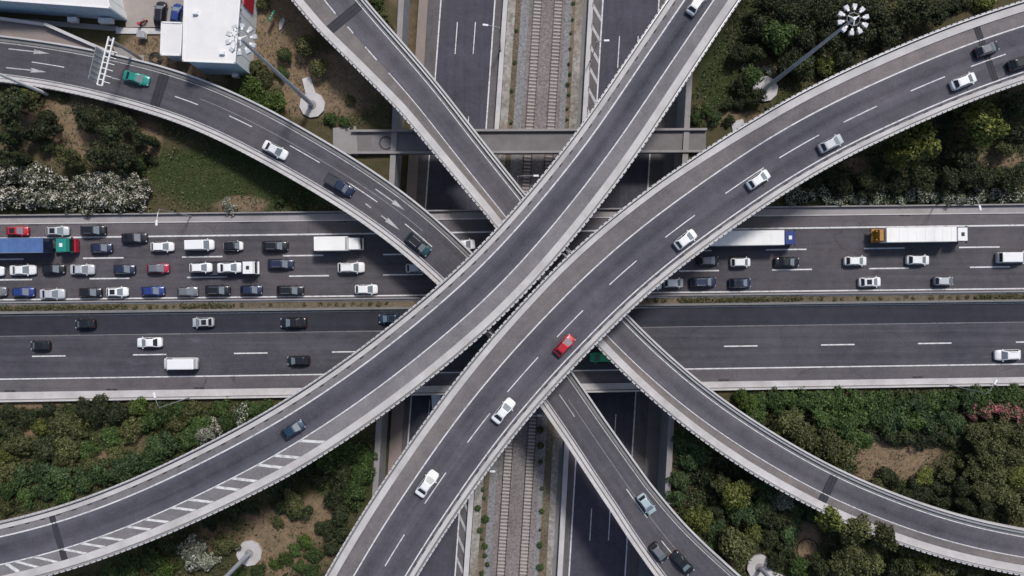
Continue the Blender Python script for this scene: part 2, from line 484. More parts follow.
    bump(nt, b, f, 0.8, 0.25)
    me = mk('ground', V, F, m)
    ca = me.color_attributes.new("mask", 'FLOAT_COLOR', 'POINT')
    ca.data.foreach_set("color", ch.reshape(-1).astype(np.float32))
    o = link('ground', me)
    tag(o, 'brown and green earth around and below the roads', kind='structure')
ground()

# ------------------------------------------------------------------ straight roads
def hstrip(name, a, b, z, mat, parent, x0=-420, x1=1444, n=24, dz=0.0):
    """strip of an east-west road; a, b = pixel y of its edges at x=0 and x=1024"""
    vs, uv, fs = [], [], []
    for i in range(n + 1):
        px = x0 + (x1 - x0) * i / n
        for e in (a, b):
            py = e[0] + (e[1] - e[0]) * px / 1024.0
            p = P(px, py, z); vs.append((p[0], p[1], z + dz)); uv.append((p[1], p[0]))
    for i in range(n):
        fs.append((2 * i + 1, 2 * i + 3, 2 * i + 2, 2 * i))
    return link(name, mk(name, vs, fs, mat, uv), parent)

def hbar(name, a, b, z, z0, z1, mat, parent, x0=-420, x1=1444):
    mb = MB()
    q = []
    for px, e in ((x0, a), (x1, a), (x1, b), (x0, b)):
        py = e[0] + (e[1] - e[0]) * px / 1024.0
        q.append(P(px, py, z)[:2])
    mb.prism(q, z + z0, z + z1)
    return mb.build(name, mat, parent)

def off(l, d): return (l[0] + d, l[1] + d)

road = thing('motorway', 'wide east-west motorway with jammed upper carriageway and planted median', None)
tag(road, kind='structure')
EW = dict(no=(215, 204), ni=(223.5, 212.5), e1=(238.3, 225.2), d1=(259.3, 246.6), d2=(279.9, 266.6), e2=(299.8, 288.6),
          m1=(301.8, 290.6), m2=(305, 293.6), m3=(311.5, 299.3), m4=(314, 301.4), e3=(315.6, 302.6), s1=(336.3, 322), s2=(356.8, 342), e4=(379.2, 364),
          si=(392.3, 377), so=(401.6, 384.8))
hbar('deck_slab', EW['no'], EW['so'], 0, -1.5, -0.05, M['conc_mid'], road, 370, 712)
hbar('road_base', EW['no'], EW['so'], 0, -0.7, -0.05, M['conc_mid'], road, -420, 370)
hbar('road_base', EW['no'], EW['so'], 0, -0.7, -0.05, M['conc_mid'], road, 712, 1444)
hstrip('shoulder', EW['ni'], EW['e1'], 0, M['asph_EW_sh'], road)
hstrip('carriageway', EW['e1'], EW['m1'], 0, M['asph_EW'], road)
hstrip('resurfaced_lane', EW['m4'], EW['s1'], 0, M['asph_EW_dark'], road)
hstrip('carriageway', EW['s1'], EW['e4'], 0, M['asph_EW_s'], road)
hstrip('shoulder', EW['e4'], EW['si'], 0, M['asph_EW_sh'], road)
M['conc_edge'] = m_concrete('concrete_motorway_edge', (0.34, 0.318, 0.316), 0.5)
hbar('walkway', off(EW['no'], 2.2), off(EW['ni'], 0), 0, -0.05, 0.14, M['conc_edge'], road)
hbar('walkway', EW['si'], off(EW['so'], -2.2), 0, -0.05, 0.14, M['conc_walk'], road)
hbar('parapet', EW['no'], off(EW['no'], 1.4), 0, -0.05, 0.75, M['conc_mid'], road)
hbar('parapet', off(EW['so'], -1.4), EW['so'], 0, -0.05, 0.75, M['conc_light'], road)
hbar('gutter', off(EW['no'], 1.4), off(EW['no'], 2.2), 0, -0.05, 0.02, M['gutter'], road)
hbar('gutter', off(EW['so'], -2.2), off(EW['so'], -1.4), 0, -0.05, 0.02, M['gutter'], road)
hbar('kerb', off(EW['ni'], 0.02), off(EW['ni'], 1.0), 0, -0.05, 0.15, M['conc_light'], road)
hbar('median_barrier', EW['m1'], off(EW['m1'], 1.4), 0, -0.05, 0.75, M['conc_mid'], road)
hbar('median_kerb', off(EW['m1'], 1.6), EW['m2'], 0, -0.05, 0.30, M['conc_walk'], road)
hbar('median_soil', EW['m2'], EW['m3'], 0, -0.05, 0.22, M['weedy'], road)
hbar('median_barrier', EW['m3'], EW['m4'], 0, -0.05, 0.72, M['gutter'], road)
LZ = 0.006
def hline(e, w, mat, x0=-420, x1=1444, name='edge_line', z=0.0, n=1):
    return hstrip(name, off(e, -w / 2), off(e, w / 2), z, mat, road, x0, x1, n, LZ)
hline(EW['e1'], 1.5, M['mark'], n=8); hline(EW['e2'], 1.3, M['mark'], n=8)
hline(off(EW['e3'], 0.2), 1.2, M['mark_worn'], n=8); hline(EW['e4'], 1.2, M['mark'], n=8)
hline(EW['s1'], 0.5, M['mark_faint'], n=8)
for xs in ([-17, 83, 182, 283, 383, 671, 766, 864, 959, 1055]):
    hline(EW['d1'], 1.35, M['mark'], xs, xs + 40.5, 'lane_dash')
for xs in ([-8, 89.5, 187, 289, 383, 679, 772, 869, 970]):
    hline(EW['d2'], 1.35, M['mark'], xs, xs + 40, 'lane_dash')
for xs in ([32, 133, 234, 332, 724, 821, 918, 1016]):
    hline(EW['s2'], 1.25, M['mark'], xs, xs + 33.5, 'lane_dash')
for xs in ([47, 147, 247, 347, 738, 835, 932]):
    hline(EW['s1'], 0.9, M['mark_worn'], xs, xs + 33.5, 'lane_dash')
def grate(px, py, parent, z=0.0, w=0.85, d=0.36, rz=0.0, dz=0.022):
    p = P(px, py, z)
    mb = MB()
    mb.box((0, 0, 0), (w, d, 0.03)); mb.box((0, 0, 0.012), (w * 0.9, 0.05, 0.03)); mb.box((0, 0.1, 0.012), (w * 0.9, 0.04, 0.03))
    o = mb.build('drain_grate', M['drain'], parent)
    o.location = (p[0], p[1], z + dz); o.rotation_euler = (0, 0, rz)
for gx, gy in ((31, 224.4), (36.5, 224.3), (243, 222.2), (248.5, 222.1), (340, 221.2), (345, 221.1), (902, 215.2), (907.5, 215.1),
               (7, 391), (13, 391), (109, 389.6), (115, 389.6), (196.5, 388.2), (202, 388.2), (721, 380.3), (726.5, 380.2), (915, 377.4), (920.5, 377.3)):
    grate(gx, gy, road)

# sunken north-south motorway -------------------------------------------------
ns = thing('sunken_motorway', 'dark north-south motorway in a cutting below the bridges', None)
tag(ns, kind='structure')
ZN = -7.0
def vstrip(name, a, b, mat, parent, z=ZN, y0=-320, y1=896, n=16, dz=0.0):
    vs, uv, fs = [], [], []
    for i in range(n + 1):
        py = y0 + (y1 - y0) * i / n
        for e in (a, b):
            px = e[0] + (e[1] - e[0]) * py / 576.0
            p = P(px, py, z); vs.append((p[0], p[1], z + dz)); uv.append((p[0], p[1]))
    for i in range(n):
        fs.append((2 * i, 2 * i + 2, 2 * i + 3, 2 * i + 1))
    return link(name, mk(name, vs, fs, mat, uv), parent)
def vbar(name, a, b, z0, z1, mat, parent, z=ZN, y0=-320, y1=896):
    q = []
    for py, e in ((y0, a), (y1, a), (y1, b), (y0, b)):
        q.append(P(e[0] + (e[1] - e[0]) * py / 576.0, py, z)[:2])
    mb = MB(); mb.prism(q, z + z0, z + z1)
    return mb.build(name, mat, parent)
V = dict(p0=(419, 381), p1=(428, 394), l0=(441, 398), l1=(495, 455), b0=(503.5, 463.5), b1=(508, 468.5),
         c0=(588.5, 557), c1=(592.5, 562), r0=(603, 569), r1=(659, 625), q0=(674, 638), q1=(690, 656))
vbar('path', V['p0'], V['p1'], -0.2, 0.12, M['conc_pink'], ns)
vstrip('shoulder', V['p1'], V['l0'], M['asph_NS_sh'], ns)
vstrip('carriageway', V['l0'], V['l1'], M['asph_NS'], ns)
vstrip('shoulder', V['l1'], V['b0'], M['asph_NS_sh'], ns)
vbar('barrier', V['b0'], V['b1'], -0.2, 0.8, M['conc_light'], ns)
vbar('barrier', V['c0'], V['c1'], -0.2, 0.8, M['conc_light'], ns)
vstrip('shoulder', V['c1'], V['r0'], M['asph_NS_sh'], ns)
vstrip('carriageway', V['r0'], V['r1'], M['asph_NS'], ns)
vstrip('shoulder', V['r1'], V['q0'], M['asph_NS_sh'], ns)
vbar('path', V['q0'], off(V['q1'], -4), -0.2, 0.10, M['conc_dark'], ns)
for k in ('l0', 'l1', 'r0', 'r1'):
    vstrip('edge_line', off(V[k], -0.65), off(V[k], 0.65), M['mark'], ns, n=1, dz=LZ)
def lerp2(a, b, t): return (a[0] + (b[0] - a[0]) * t, a[1] + (b[1] - a[1]) * t)
for a, b, ph in ((V['l0'], V['l1'], 22), (V['r0'], V['r1'], 36)):
    for t in (1 / 3, 2 / 3):
        e = lerp2(a, b, t)
        for k in range(-2, 8):
            y0 = ph + k * 94.5
            vstrip('lane_dash', off(e, -0.45), off(e, 0.45), M['mark'], ns, y0=y0, y1=y0 + 32, n=1, dz=LZ)
def vhatch(a, b, y0, y1, step, slant):
    y = y0
    while y < y1:
        mb = MB(); vs = []
        for e, yy in ((a, y), (a, y + 5.0), (b, y + slant + 5.0), (b, y + slant)):
            vs.append(P(e[0] + (e[1] - e[0]) * yy / 576, yy, ZN)[:2] + (ZN + LZ,))
        mb.add(vs, [(0, 1, 2, 3)]).build('hatch_bar', M['mark_worn'], ns)
        y += step
vhatch(off(V['c1'], 0.4), off(V['r0'], -0.8), -40, 120, 21, 15)
vstrip('edge_line', off(V['c1'], 0.1), off(V['c1'], 1.0), M['mark_worn'], ns, y1=140, n=1, dz=LZ)
vhatch(off(V['l1'], 0.8), off(V['b0'], -0.4), 430, 640, 21, 15)

# railway ---------------------------------------------------------------------
rail = thing('railway_bed', 'gravelled railway corridor between the sunken carriageways', None)
tag(rail, kind='structure')
vbar('drainage_path', (508.3, 469), (516, 477), -0.2, 0.05, M['dirty'], rail)
vbar('weed_strip', (516, 477), (521.5, 483), -0.2, 0.02, M['weedy'], rail)
vbar('gravel_strip', (521.5, 483), (530, 490), -0.2, 0.00, M['gravel_b'], rail)
vbar('ballast_bed', (530, 490), (566, 533), -0.2, 0.06, M['ballast'], rail)
vbar('gravel_strip', (566, 533), (572.5, 538), -0.2, 0.0, M['gravel_b'], rail)
vbar('weed_strip', (572.5, 538), (575.5, 546), -0.2, 0.02, M['weedy'], rail)
vbar('cable_channel', (575.5, 546), (583.5, 552), -0.2, 0.1, M['dirty'], rail)
vbar('drain_channel', (583.5, 552), (588.3, 557), -0.2, -0.1, M['gutter'], rail)
sl_me = MB().box((0, 0, 0), (1.75, 0.34, 0.16), tx=0.97, ty=0.8).mesh('sleeper', M['sleeper'])
for nm, a in (('left', (538.0, 500.5)), ('right', (558.8, 523.0))):
    tr = thing('railway_track', f'{nm} of the two parallel railway tracks on concrete sleepers', 'railway track', (0, 0, ZN + 0.06))
    p0 = Vector(P(a[0], 0, ZN)); p1 = Vector(P(a[1], 576, ZN))
    d = (p1 - p0).normalized(); nrm = Vector((d.y, -d.x, 0))
    A = p0 - d * 14; Lr = (p1 - p0).length + 28
    for s in (-0.75, 0.75):
        mb = MB(); q0 = A + nrm * s - Vector((0, 0, ZN)); q1 = q0 + d * Lr
        ang = math.atan2(d.y, d.x)
        c = (q0 + q1) / 2
        mb.box((c.x, c.y, 0.17), (Lr, 0.12, 0.07), ang); mb.box((c.x, c.y, 0.10), (Lr, 0.14, 0.06), ang)
        mb.build('rail', M['rail'], tr)
    k = 0
    while k * 0.66 < Lr:
        c = A + d * (k * 0.66)
        o = link('sleeper', sl_me, tr)
        o.location = (c.x, c.y, 0.03); o.rotation_euler = (0, 0, math.atan2(d.y, d.x) - math.pi / 2 + random.uniform(-.02, .02))
        k += 1

# retaining walls of the cutting --------------------------------------------------
def ret_wall(side, ya, yb, label, mat):
    fn = wall_l if side < 0 else wall_r
    t = thing('retaining_wall', label, 'wall')
    n = max(1, int(round((ya - yb) / 6.0)))
    for i in range(n):
        y0 = ya + (yb - ya) * i / n; y1 = ya + (yb - ya) * (i + 1) / n - (-0.04)
        if side < 0: q = [(fn(y0) - 0.1, y0), (fn(y1) - 0.1, y1), (fn(y1) + 0.35, y1), (fn(y0) + 0.35, y0)]
        else: q = [(fn(y0) - 0.35, y0), (fn(y1) - 0.35, y1), (fn(y1) + 0.1, y1), (fn(y0) + 0.1, y0)]
        MB().prism(q, ZT, -0.1).build('wall_panel', mat, t)
    o = -0.55 if side < 0 else -0.45
    q = [(fn(ya) + o, ya), (fn(yb) + o, yb), (fn(yb) + o + 1.0, yb), (fn(ya) + o + 1.0, ya)]
    MB().prism(q, -0.1, 0.35).build('coping', M['conc_mid'], t)
yN = P(0, 208, 0)[1]; yS = P(0, 396, 0)[1]
ret_wall(-1, 66, P(0, 154)[1], 'concrete retaining wall left of the sunken motorway at the photo top', M['conc_blue'])
ret_wall(-1, P(0, 153)[1], P(0, 212)[1], 'short retaining wall between small cross bridge and motorway, left side', M['conc_blue'])
ret_wall(-1, P(0, 401)[1], -66, 'retaining wall left of the sunken motorway at the photo bottom', M['conc_mid'])
ret_wall(1, 66, P(0, 154)[1], 'concrete retaining wall right of the sunken motorway at the photo top', M['conc_mid'])
ret_wall(1, P(0, 153)[1], P(0, 206)[1], 'short retaining wall between small cross bridge and motorway, right side', M['conc_mid'])
ret_wall(1, P(0, 392)[1], -66, 'retaining wall right of the sunken motorway at the photo bottom', M['conc_blue'])

# small cross bridge ------------------------------------------------------------------
cb = thing('cross_bridge', 'narrow grey concrete bridge across the cutting above the motorway', 'bridge')
x0, x1 = 352, 706
def hb(name, ya, yb, z0, z1, mat, xa=x0, xb=x1):
    return hbar(name, (ya + 0.0, ya - 4.5), (yb + 0.0, yb - 4.5), 0, z0, z1, mat, cb, xa, xb)
hb('deck', 132.3, 155.6, -1.2, 0.02, M['conc_dark'])
hb('parapet', 132.0, 134.2, 0.02, 0.75, M['conc_mid'])
hb('parapet', 153.8, 156.0, 0.02, 0.75, M['conc_mid'])
hb('asphalt_strip', 134.4, 153.6, 0.021, 0.03, M['asph_flyA_sh'], 372, 440)
hb('asphalt_strip', 134.4, 153.6, 0.021, 0.03, M['conc_dark'], 440, 700)
vs, fs = [], []
for i in range(28):
    t = 2 * math.pi * i / 28
    for r, z in ((1.22, 0), (1.22, .05), (0.98, .05), (0.98, 0)): vs.append((r * math.cos(t), r * math.sin(t), z))
for i in range(28):
    j = (i + 1) % 28
    for k in range(3): fs.append((4 * i + k, 4 * j + k, 4 * j + k + 1, 4 * i + k + 1))
o = link('manhole_ring', mk('manhole_ring', vs, fs, M['drain']), cb); o.location = P(386, 143, 0)[:2] + (0.032,)
MB().prism([P(333, 128)[:2], P(356, 126)[:2], P(358, 156)[:2], P(333, 150)[:2]], -0.45, 0.025).build('abutment_slab', M['conc_mid'], cb)

# ------------------------------------------------------------------ flyovers
class Path:
    def __init__(self, pts, ds=1.5, smooth=4.0):
        W = np.array([P(*p) for p in pts])
        t = np.concatenate([[0], np.cumsum(np.linalg.norm(np.diff(W[:, :2], axis=0), axis=1))])
        # Catmull-Rom tangents, Hermite interpolation on chord length
        m = np.zeros_like(W)
        m[1:-1] = (W[2:] - W[:-2]) / (t[2:] - t[:-2])[:, None]
        m[0] = (W[1] - W[0]) / (t[1] - t[0]); m[-1] = (W[-1] - W[-2]) / (t[-1] - t[-2])
        n = int(t[-1] / ds) + 1
        u = np.linspace(0, t[-1], n)
        i = np.clip(np.searchsorted(t, u, side='right') - 1, 0, len(t) - 2)
        h = (t[i + 1] - t[i])[:, None]; s = ((u - t[i]) / (t[i + 1] - t[i]))[:, None]
        C = ((2 * s**3 - 3 * s**2 + 1) * W[i] + (s**3 - 2 * s**2 + s) * h * m[i] + (-2 * s**3 + 3 * s**2) * W[i + 1] + (s**3 - s**2) * h * m[i + 1])
        k = int(smooth * 2.5 / ds)
        if k > 0:
            ker = np.exp(-0.5 * (np.arange(-k, k + 1) * ds / smooth) ** 2); ker /= ker.sum()
            a = np.arange(1, k + 1)[:, None]
            pad = np.concatenate([C[0] - (C[1] - C[0]) * a[::-1], C, C[-1] + (C[-1] - C[-2]) * a])
            C = np.stack([np.convolve(pad[:, j], ker, mode='valid') for j in range(3)], 1)
        self.C = C
        T = np.gradient(C[:, :2], axis=0); T /= np.linalg.norm(T, axis=1)[:, None]
        self.T = T; self.Nr = np.stack([T[:, 1], -T[:, 0]], 1)
        self.s = np.concatenate([[0], np.cumsum(np.linalg.norm(np.diff(C[:, :2], axis=0), axis=1))])
        self.L = self.s[-1]
    def near(self, x, y):
        i = int(np.argmin((self.C[:, 0] - x) ** 2 + (self.C[:, 1] - y) ** 2)); return i
    def at(self, s, o=0.0):
        x = np.interp(s, self.s, self.C[:, 0]); y = np.interp(s, self.s, self.C[:, 1]); z = np.interp(s, self.s, self.C[:, 2])
        nx = np.interp(s, self.s, self.Nr[:, 0]); ny = np.interp(s, self.s, self.Nr[:, 1])
        return (x + nx * o, y + ny * o, z)
    def ang(self, s):
        tx = np.interp(s, self.s, self.T[:, 0]); ty = np.interp(s, self.s, self.T[:, 1]); return math.atan2(ty, tx)
    def spx(self, px, py, z):
        x, y, _ = P(px, py, z); return self.s[self.near(x, y)]
    def offpx(self, px, py, z):
        x, y, _ = P(px, py, z); i = self.near(x, y)
        return (x - self.C[i, 0]) * self.Nr[i, 0] + (y - self.C[i, 1]) * self.Nr[i, 1]

def ov(o, s): return np.array([o(x) if callable(o) else o for x in np.atleast_1d(s)], float)
def srange(p, s0, s1):
    s0 = 0 if s0 is None else s0; s1 = p.L if s1 is None else s1
    inner = p.s[(p.s > s0 + 0.05) & (p.s < s1 - 0.05)]
    return np.concatenate([[s0], inner, [s1]])
def strip(p, name, o0, o1, dz, mat, parent, s0=None, s1=None):
    S = srange(p, s0, s1); n = len(S)
    a, b = ov(o0, S), ov(o1, S)
    if len(a) == 1: a = np.repeat(a, n)
    if len(b) == 1: b = np.repeat(b, n)
    vs, uv = [], []
    for i, s in enumerate(S):
        for o in (a[i], b[i]):
            x, y, z = p.at(s, o); vs.append((x, y, z + dz)); uv.append((o, s))
    fs = [(2 * i, 2 * i + 1, 2 * i + 3, 2 * i + 2) for i in range(n - 1)]
    return link(name, mk(name, vs, fs, mat, uv), parent)
def loft(p, name, prof, mat, parent, s0=None, s1=None):
    """prof: closed list of (offset, dz); offsets may be callables"""
    S = srange(p, s0, s1); n = len(S); k = len(prof)
    cols = [np.broadcast_to(ov(o, S), (n,)) for o, _ in prof]
    vs, uv = [], []
    for i, s in enumerate(S):
        for j in range(k):
            x, y, z = p.at(s, cols[j][i]); vs.append((x, y, z + prof[j][1])); uv.append((cols[j][i], s))
    fs = []
    for i in range(n - 1):
        for j in range(k):
            j2 = (j + 1) % k
            fs.append((i * k + j, (i + 1) * k + j, (i + 1) * k + j2, i * k + j2))
    fs += [tuple(range(k)), tuple((n - 1) * k + j for j in range(k - 1, -1, -1))]
    return link(name, mk(name, vs, fs, mat, uv), parent)
def rect(p, name, o0, o1, z0, z1, mat, parent, s0=None, s1=None):
    return loft(p, name, [(o0, z0), (o1, z0), (o1, z1), (o0, z1)], mat, parent, s0, s1)
def posts(p, name, o, step, size, z0, z1, mat, parent, s0=0.5, s1=None):
    mb = MB(); s = s0; s1 = p.L - 0.3 if s1 is None else s1
    while s < s1:
        oo = o(s) if callable(o) else o
        x, y, z = p.at(s, oo)
        mb.box((x, y, z + (z0 + z1) / 2), (size[0], size[1], z1 - z0), p.ang(s))
        s += step
    return tag(mb.build(name, mat, parent), kind='stuff')
def add(o, d):
    return (lambda s: o(s) + d) if callable(o) else o + d
def railing(p, parent, o, side, z0=0.15, h=0.42, mat=None, step=0.95):
    """edge beam with a rail on closely set posts; o = outer face, side=+1 when the deck lies towards larger offsets"""
    mat = mat or M['conc_light']
    rect(p, 'parapet', add(o, 0.15 * side), add(o, 0.30 * side), -0.55, z0 + h * 0.8, mat, parent)
    posts(p, 'parapet_pilasters', add(o, 0.08 * side), step, (0.70, 0.20), -0.30, z0 + h * 0.92, mat, parent)
    rect(p, 'handrail', add(o, 0.20 * side), add(o, 0.30 * side), z0 + h * 0.86, z0 + h * 0.99, M['steel'], parent)
def drains(p, parent, o, step, s0, s1, w=0.75, d=0.2):
    mb = MB().box((0, 0, 0), (w, d, 0.05)); mb.box((0, 0, 0.02), (w * 0.9, 0.05, 0.04))
    me = mb.mesh('drain', M['drain'])
    s = s0
    while s < s1:
        if random.random() > 0.06:
            x, y, z = p.at(s, o(s) if callable(o) else o)
            ob = link('drain', me, parent); ob.location = (x, y, z + 0.012); ob.rotation_euler = (0, 0, p.ang(s))
        s += step
def dash(p, parent, o, w, s0, s1, mat, name='lane_dash'):
    return strip(p, name, add(o, -w / 2), add(o, w / 2), LZ, mat, parent, s0, s1)
def line(p, parent, o, w, mat, s0=None, s1=None):
    return strip(p, 'edge_line', add(o, -w / 2), add(o, w / 2), LZ, mat, parent, s0, s1)
def girder(p, parent, o0, o1):
    a, b = add(o0, 0.05), add(o1, -0.05)
    loft(p, 'deck', [(a, -0.03), (a, -0.45), (add(o0, 2.2), -0.75), (add(o0, 2.9), -1.75), (add(o1, -2.9), -1.75), (add(o1, -2.2), -0.75), (b, -0.45), (b, -0.03)][::-1],
         M['conc_mid'], parent)
def joint(p, parent, s, o0, o1, w=1.4):
    a = strip(p, 'joint_patch', o0, o1, 0.004, M['asph_new'], parent, s - w / 2, s + w / 2)
    for d in (-w * 0.22, w * 0.22):
        strip(p, 'joint_seal', add(o0, 0.05), add(o1, -0.05), 0.009, M['drain'], parent, s + d - 0.05, s + d + 0.05)

def ew_y(e, x):
    px = CX + x * FPX / CAMH
    return (CY - (e[0] + (e[1] - e[0]) * px / 1024)) * CAMH / FPX
def ns_x(e, y):
    k = (CAMH - ZN) / FPX; py = CY - y / k
    return (e[0] + (e[1] - e[0]) * py / 576 - CX) * k
def blocked(x, y, r=1.3):
    for a, b in (('no', 'm2'), ('m3', 'so')):
        if ew_y(EW[b], x) - r < y < ew_y(EW[a], x) + r: return True
    if wall_l(y) - 1 < x < wall_r(y) + 1:
        if ns_x(V['p0'], y) - r < x < ns_x(V['b1'], y) + r or ns_x(V['c0'], y) - r < x < ns_x(V['q1'], y) + r: return True
        if ns_x((530, 490), y) - r < x < ns_x((566, 533), y) + r: return True
        if abs(y - P(0, 143)[1]) < 3.5: return True
        if abs(x - wall_l(y)) < 1.5 or abs(x - wall_r(y)) < 1.5: return True
    return False
PATHS = []
def piers(p, parent, oc, under=()):
    s, last = 12.0, -99
    while s < p.L - 8:
        for d in (0, 2, -2, 4, -4, 6, -6, 8, -8):
            x, y, z = p.at(s + d, oc)
            bad = blocked(x, y)
            for q, half, qoc in under:
                i = q.near(x, y)
                if math.hypot(x - q.C[i, 0] - q.Nr[i, 0] * qoc, y - q.C[i, 1] - q.Nr[i, 1] * qoc) < half + 1.5: bad = True
            if not bad and s + d - last > 12: break
        else:
            s += 6; continue
        if z < 4.2:
            s += 6; continue
        intr = wall_l(y) < x < wall_r(y) or (wall_l(y) - 0.5 < x < wall_r(y) + 0.5)
        zb = ZT if intr else -0.6
        mb = MB(); mb.tube((0, 0, zb), (0, 0, z - 2.3), 0.85, 0.85, 20)
        mb.box((0, 0, z - 2.02), (1.7, 4.2, 0.56), p.ang(s + d))
        ob = mb.build('pier', M['conc_mid'], parent); ob.location = (x, y, 0)
        last = s + d
        s += 26

K14, K7 = FPX / (CAMH - 14), FPX / (CAMH - 7)
def tab(pairs, k):
    xs = [a for a, _ in pairs]; ys = [b / k for _, b in pairs]
    return lambda s: float(np.interp(s, xs, ys))

# ---- C: ramp from the upper left, passing under, out at the bottom right
ptsC = [(-270, 36, 0.8), (-130, 46, 0.9), (-60, 52, 1.0), (0, 58, 1.1), (50, 64.5, 1.5), (100, 74.5, 2.1), (150, 87, 2.9), (200, 103.5, 3.8), (256, 129.5, 4.9), (306, 157.5, 5.9),
        (356, 187.5, 6.6), (406, 223, 7), (454, 266, 7), (500, 313, 7), (545, 371, 7), (587, 432, 7), (633, 499, 7), (664, 541, 7), (696, 577, 7), (760, 640, 7), (850, 730, 7)]
pC = Path(ptsC, smooth=5)
sC = lambda px, py, z=7: pC.spx(px, py, z)
c_end = [(0, 17.8), (sC(50, 64, 1.5), 17.8), (sC(150, 87, 2.9), 19), (sC(256, 130, 4.9), 19.3), (sC(406, 222), 18), (sC(500, 313), 16.5), (sC(587, 432), 16.6), (sC(633, 498), 18), (sC(664, 541), 21), (sC(697, 577), 25), (sC(697, 577) + 14, 30)]
hwC = tab(c_end, K7)
negC = lambda s: -hwC(s)
flyC = thing('flyover_ramp', 'two-lane ramp from upper-left corner with arrows, passing under both big flyovers', 'flyover')
loC, hiC = add(negC, -0.95), add(hwC, 1.25)
girder(pC, flyC, loC, hiC)
strip(pC, 'carriageway', negC, hwC, 0.0, M['asph_C'], flyC)
rect(pC, 'gutter', add(negC, -0.55), negC, -0.03, 0.02, M['gutter'], flyC)
rect(pC, 'parapet', loC, add(loC, 0.30), -0.55, 0.40, M['conc_light'], flyC)
rect(pC, 'kerb', hwC, add(hwC, 0.5), -0.03, 0.17, M['conc_walk'], flyC)
rect(pC, 'gutter', add(hwC, 0.5), add(hwC, 0.68), -0.03, 0.03, M['gutter'], flyC)
rect(pC, 'parapet', add(hiC, -0.57), hiC, -0.55, 0.55, M['conc_light'], flyC)
posts(pC, 'railing_posts', add(hiC, -0.12), 0.95, (0.5, 0.22), 0.55, 0.75, M['conc_light'], flyC)
line(pC, flyC, add(negC, 0.25), 0.15, M['mark_worn'])
line(pC, flyC, add(hwC, -0.25), 0.16, M['mark_worn'])
for (a, b, zz, m_) in (((30, 62), (66, 67.5), 1.4, 'mark'), ((109, 77), (124, 81), 2.3, 'mark_worn'), ((178, 98), (199, 104.5), 3.6, 'mark'), ((228, 116.5), (256, 127.5), 4.6, 'mark'),
                       ((290.5, 146), (321.5, 163.5), 5.9, 'mark'), ((348.5, 183), (379, 203), 6.7, 'mark'), ((405, 223.5), (432, 247), 7, 'mark'),
                       ((558, 392), (573, 415), 7, 'mark_worn'), ((625, 486), (646, 517), 7, 'mark'), ((662, 542), (672, 553), 7, 'mark')):
    o_ = (pC.offpx(*a, zz) + pC.offpx(*b, zz)) / 2
    dash(pC, flyC, o_, 0.15, pC.spx(*a, zz), pC.spx(*b, zz), M[m_])
for off_, s0, s1 in ((-0.9, sC(200, 104, 3.8), sC(420, 235)), (-0.5, sC(568, 404), sC(690, 570))):
    line(pC, flyC, off_, 0.10, M['mark_faint'], s0, s1)
def arrow(p, parent, a, b, z):
    s0, s1 = p.spx(*a, z), p.spx(*b, z); o0, o1 = p.offpx(*a, z), p.offpx(*b, z)
    mb = MB(); vs = []
    L = s1 - s0
    for ds, do in ((0, -.10), (0, .10), (L * .62, .10), (L * .60, .42), (L, 0), (L * .60, -.42), (L * .62, -.10)):
        x, y, zz = p.at(s0 + ds, o0 + (o1 - o0) * ds / L + do); vs.append((x, y, zz + LZ + 0.001))
    mb.add(vs, [tuple(range(7))]).build('lane_arrow', M['mark_worn'], parent)
arrow(pC, flyC, (10, 49), (50, 54), 1.2); arrow(pC, flyC, (9, 68), (50, 73), 1.2)
arrow(pC, flyC, (374, 188), (407, 212), 7); arrow(pC, flyC, (363, 202), (397, 228), 7)
joint(pC, flyC, sC(158, 89, 3.0), negC, hwC, 1.9)

# ---- D: ramp from the top, passing under, out at the right
ptsD = [(205, -205, 5.5), (275, -105, 6), (316, -50, 6), (355, 0, 6.5), (381, 30, 6.8), (431, 87, 7), (474, 143, 7), (512, 190, 7), (565, 257, 7), (619.5, 318.5, 7), (662, 360, 7), (712, 401.5, 7),
        (768, 439, 7), (830.5, 474.5, 7), (893, 501.5, 7), (955.5, 522.5, 7), (1024, 537.5, 7), (1110, 549, 7), (1200, 556, 7), (1330, 560, 7)]
pD = Path(ptsD, smooth=5)
sD = lambda px, py, z=7: pD.spx(px, py, z)
flyD = thing('flyover_ramp', 'single-lane ramp from photo top, passing under and curving off to the right', 'flyover')
oinD = tab([(0, 48), (sD(355, 0, 6.5), 40), (sD(381, 30), 36), (sD(431, 87), 31), (sD(512, 190), 27), (sD(619, 318), 27), (sD(768, 439), 29), (sD(1024, 537), 28)], K7)
oouD = add(oinD, 9.5 / K7)
olnD = tab([(0, 26), (sD(355, 0, 6.5), 24), (sD(431, 87), 22), (sD(512, 190), 21.5), (sD(768, 439), 21), (sD(1024, 537), 20)], K7)
loD = -8.3 / K7
girder(pD, flyD, loD, oouD)
strip(pD, 'carriageway', -0.15, olnD, 0.0, M['asph_D'], flyD)
strip(pD, 'shoulder', olnD, oinD, 0.0, M['asph_D_sh'], flyD)
rect(pD, 'walkway', oinD, add(oouD, -0.42), -0.03, 0.16, M['conc_walk'], flyD)
railing(pD, flyD, oouD, -1, 0.15, 0.6)
rect(pD, 'gutter', -0.50, -0.15, -0.03, 0.01, M['gutter'], flyD)
rect(pD, 'kerb', -0.85, -0.50, -0.03, 0.22, M['conc_dark'], flyD)
rect(pD, 'guardrail', -0.86, -0.62, 0.24, 0.36, M['steel'], flyD)
posts(pD, 'guardrail_posts', -0.75, 2.0, (0.1, 0.1), 0.2, 0.3, M['steel'], flyD)
rect(pD, 'gutter', loD + 0.30, -0.85, -0.03, 0.05, M['gutter'], flyD)
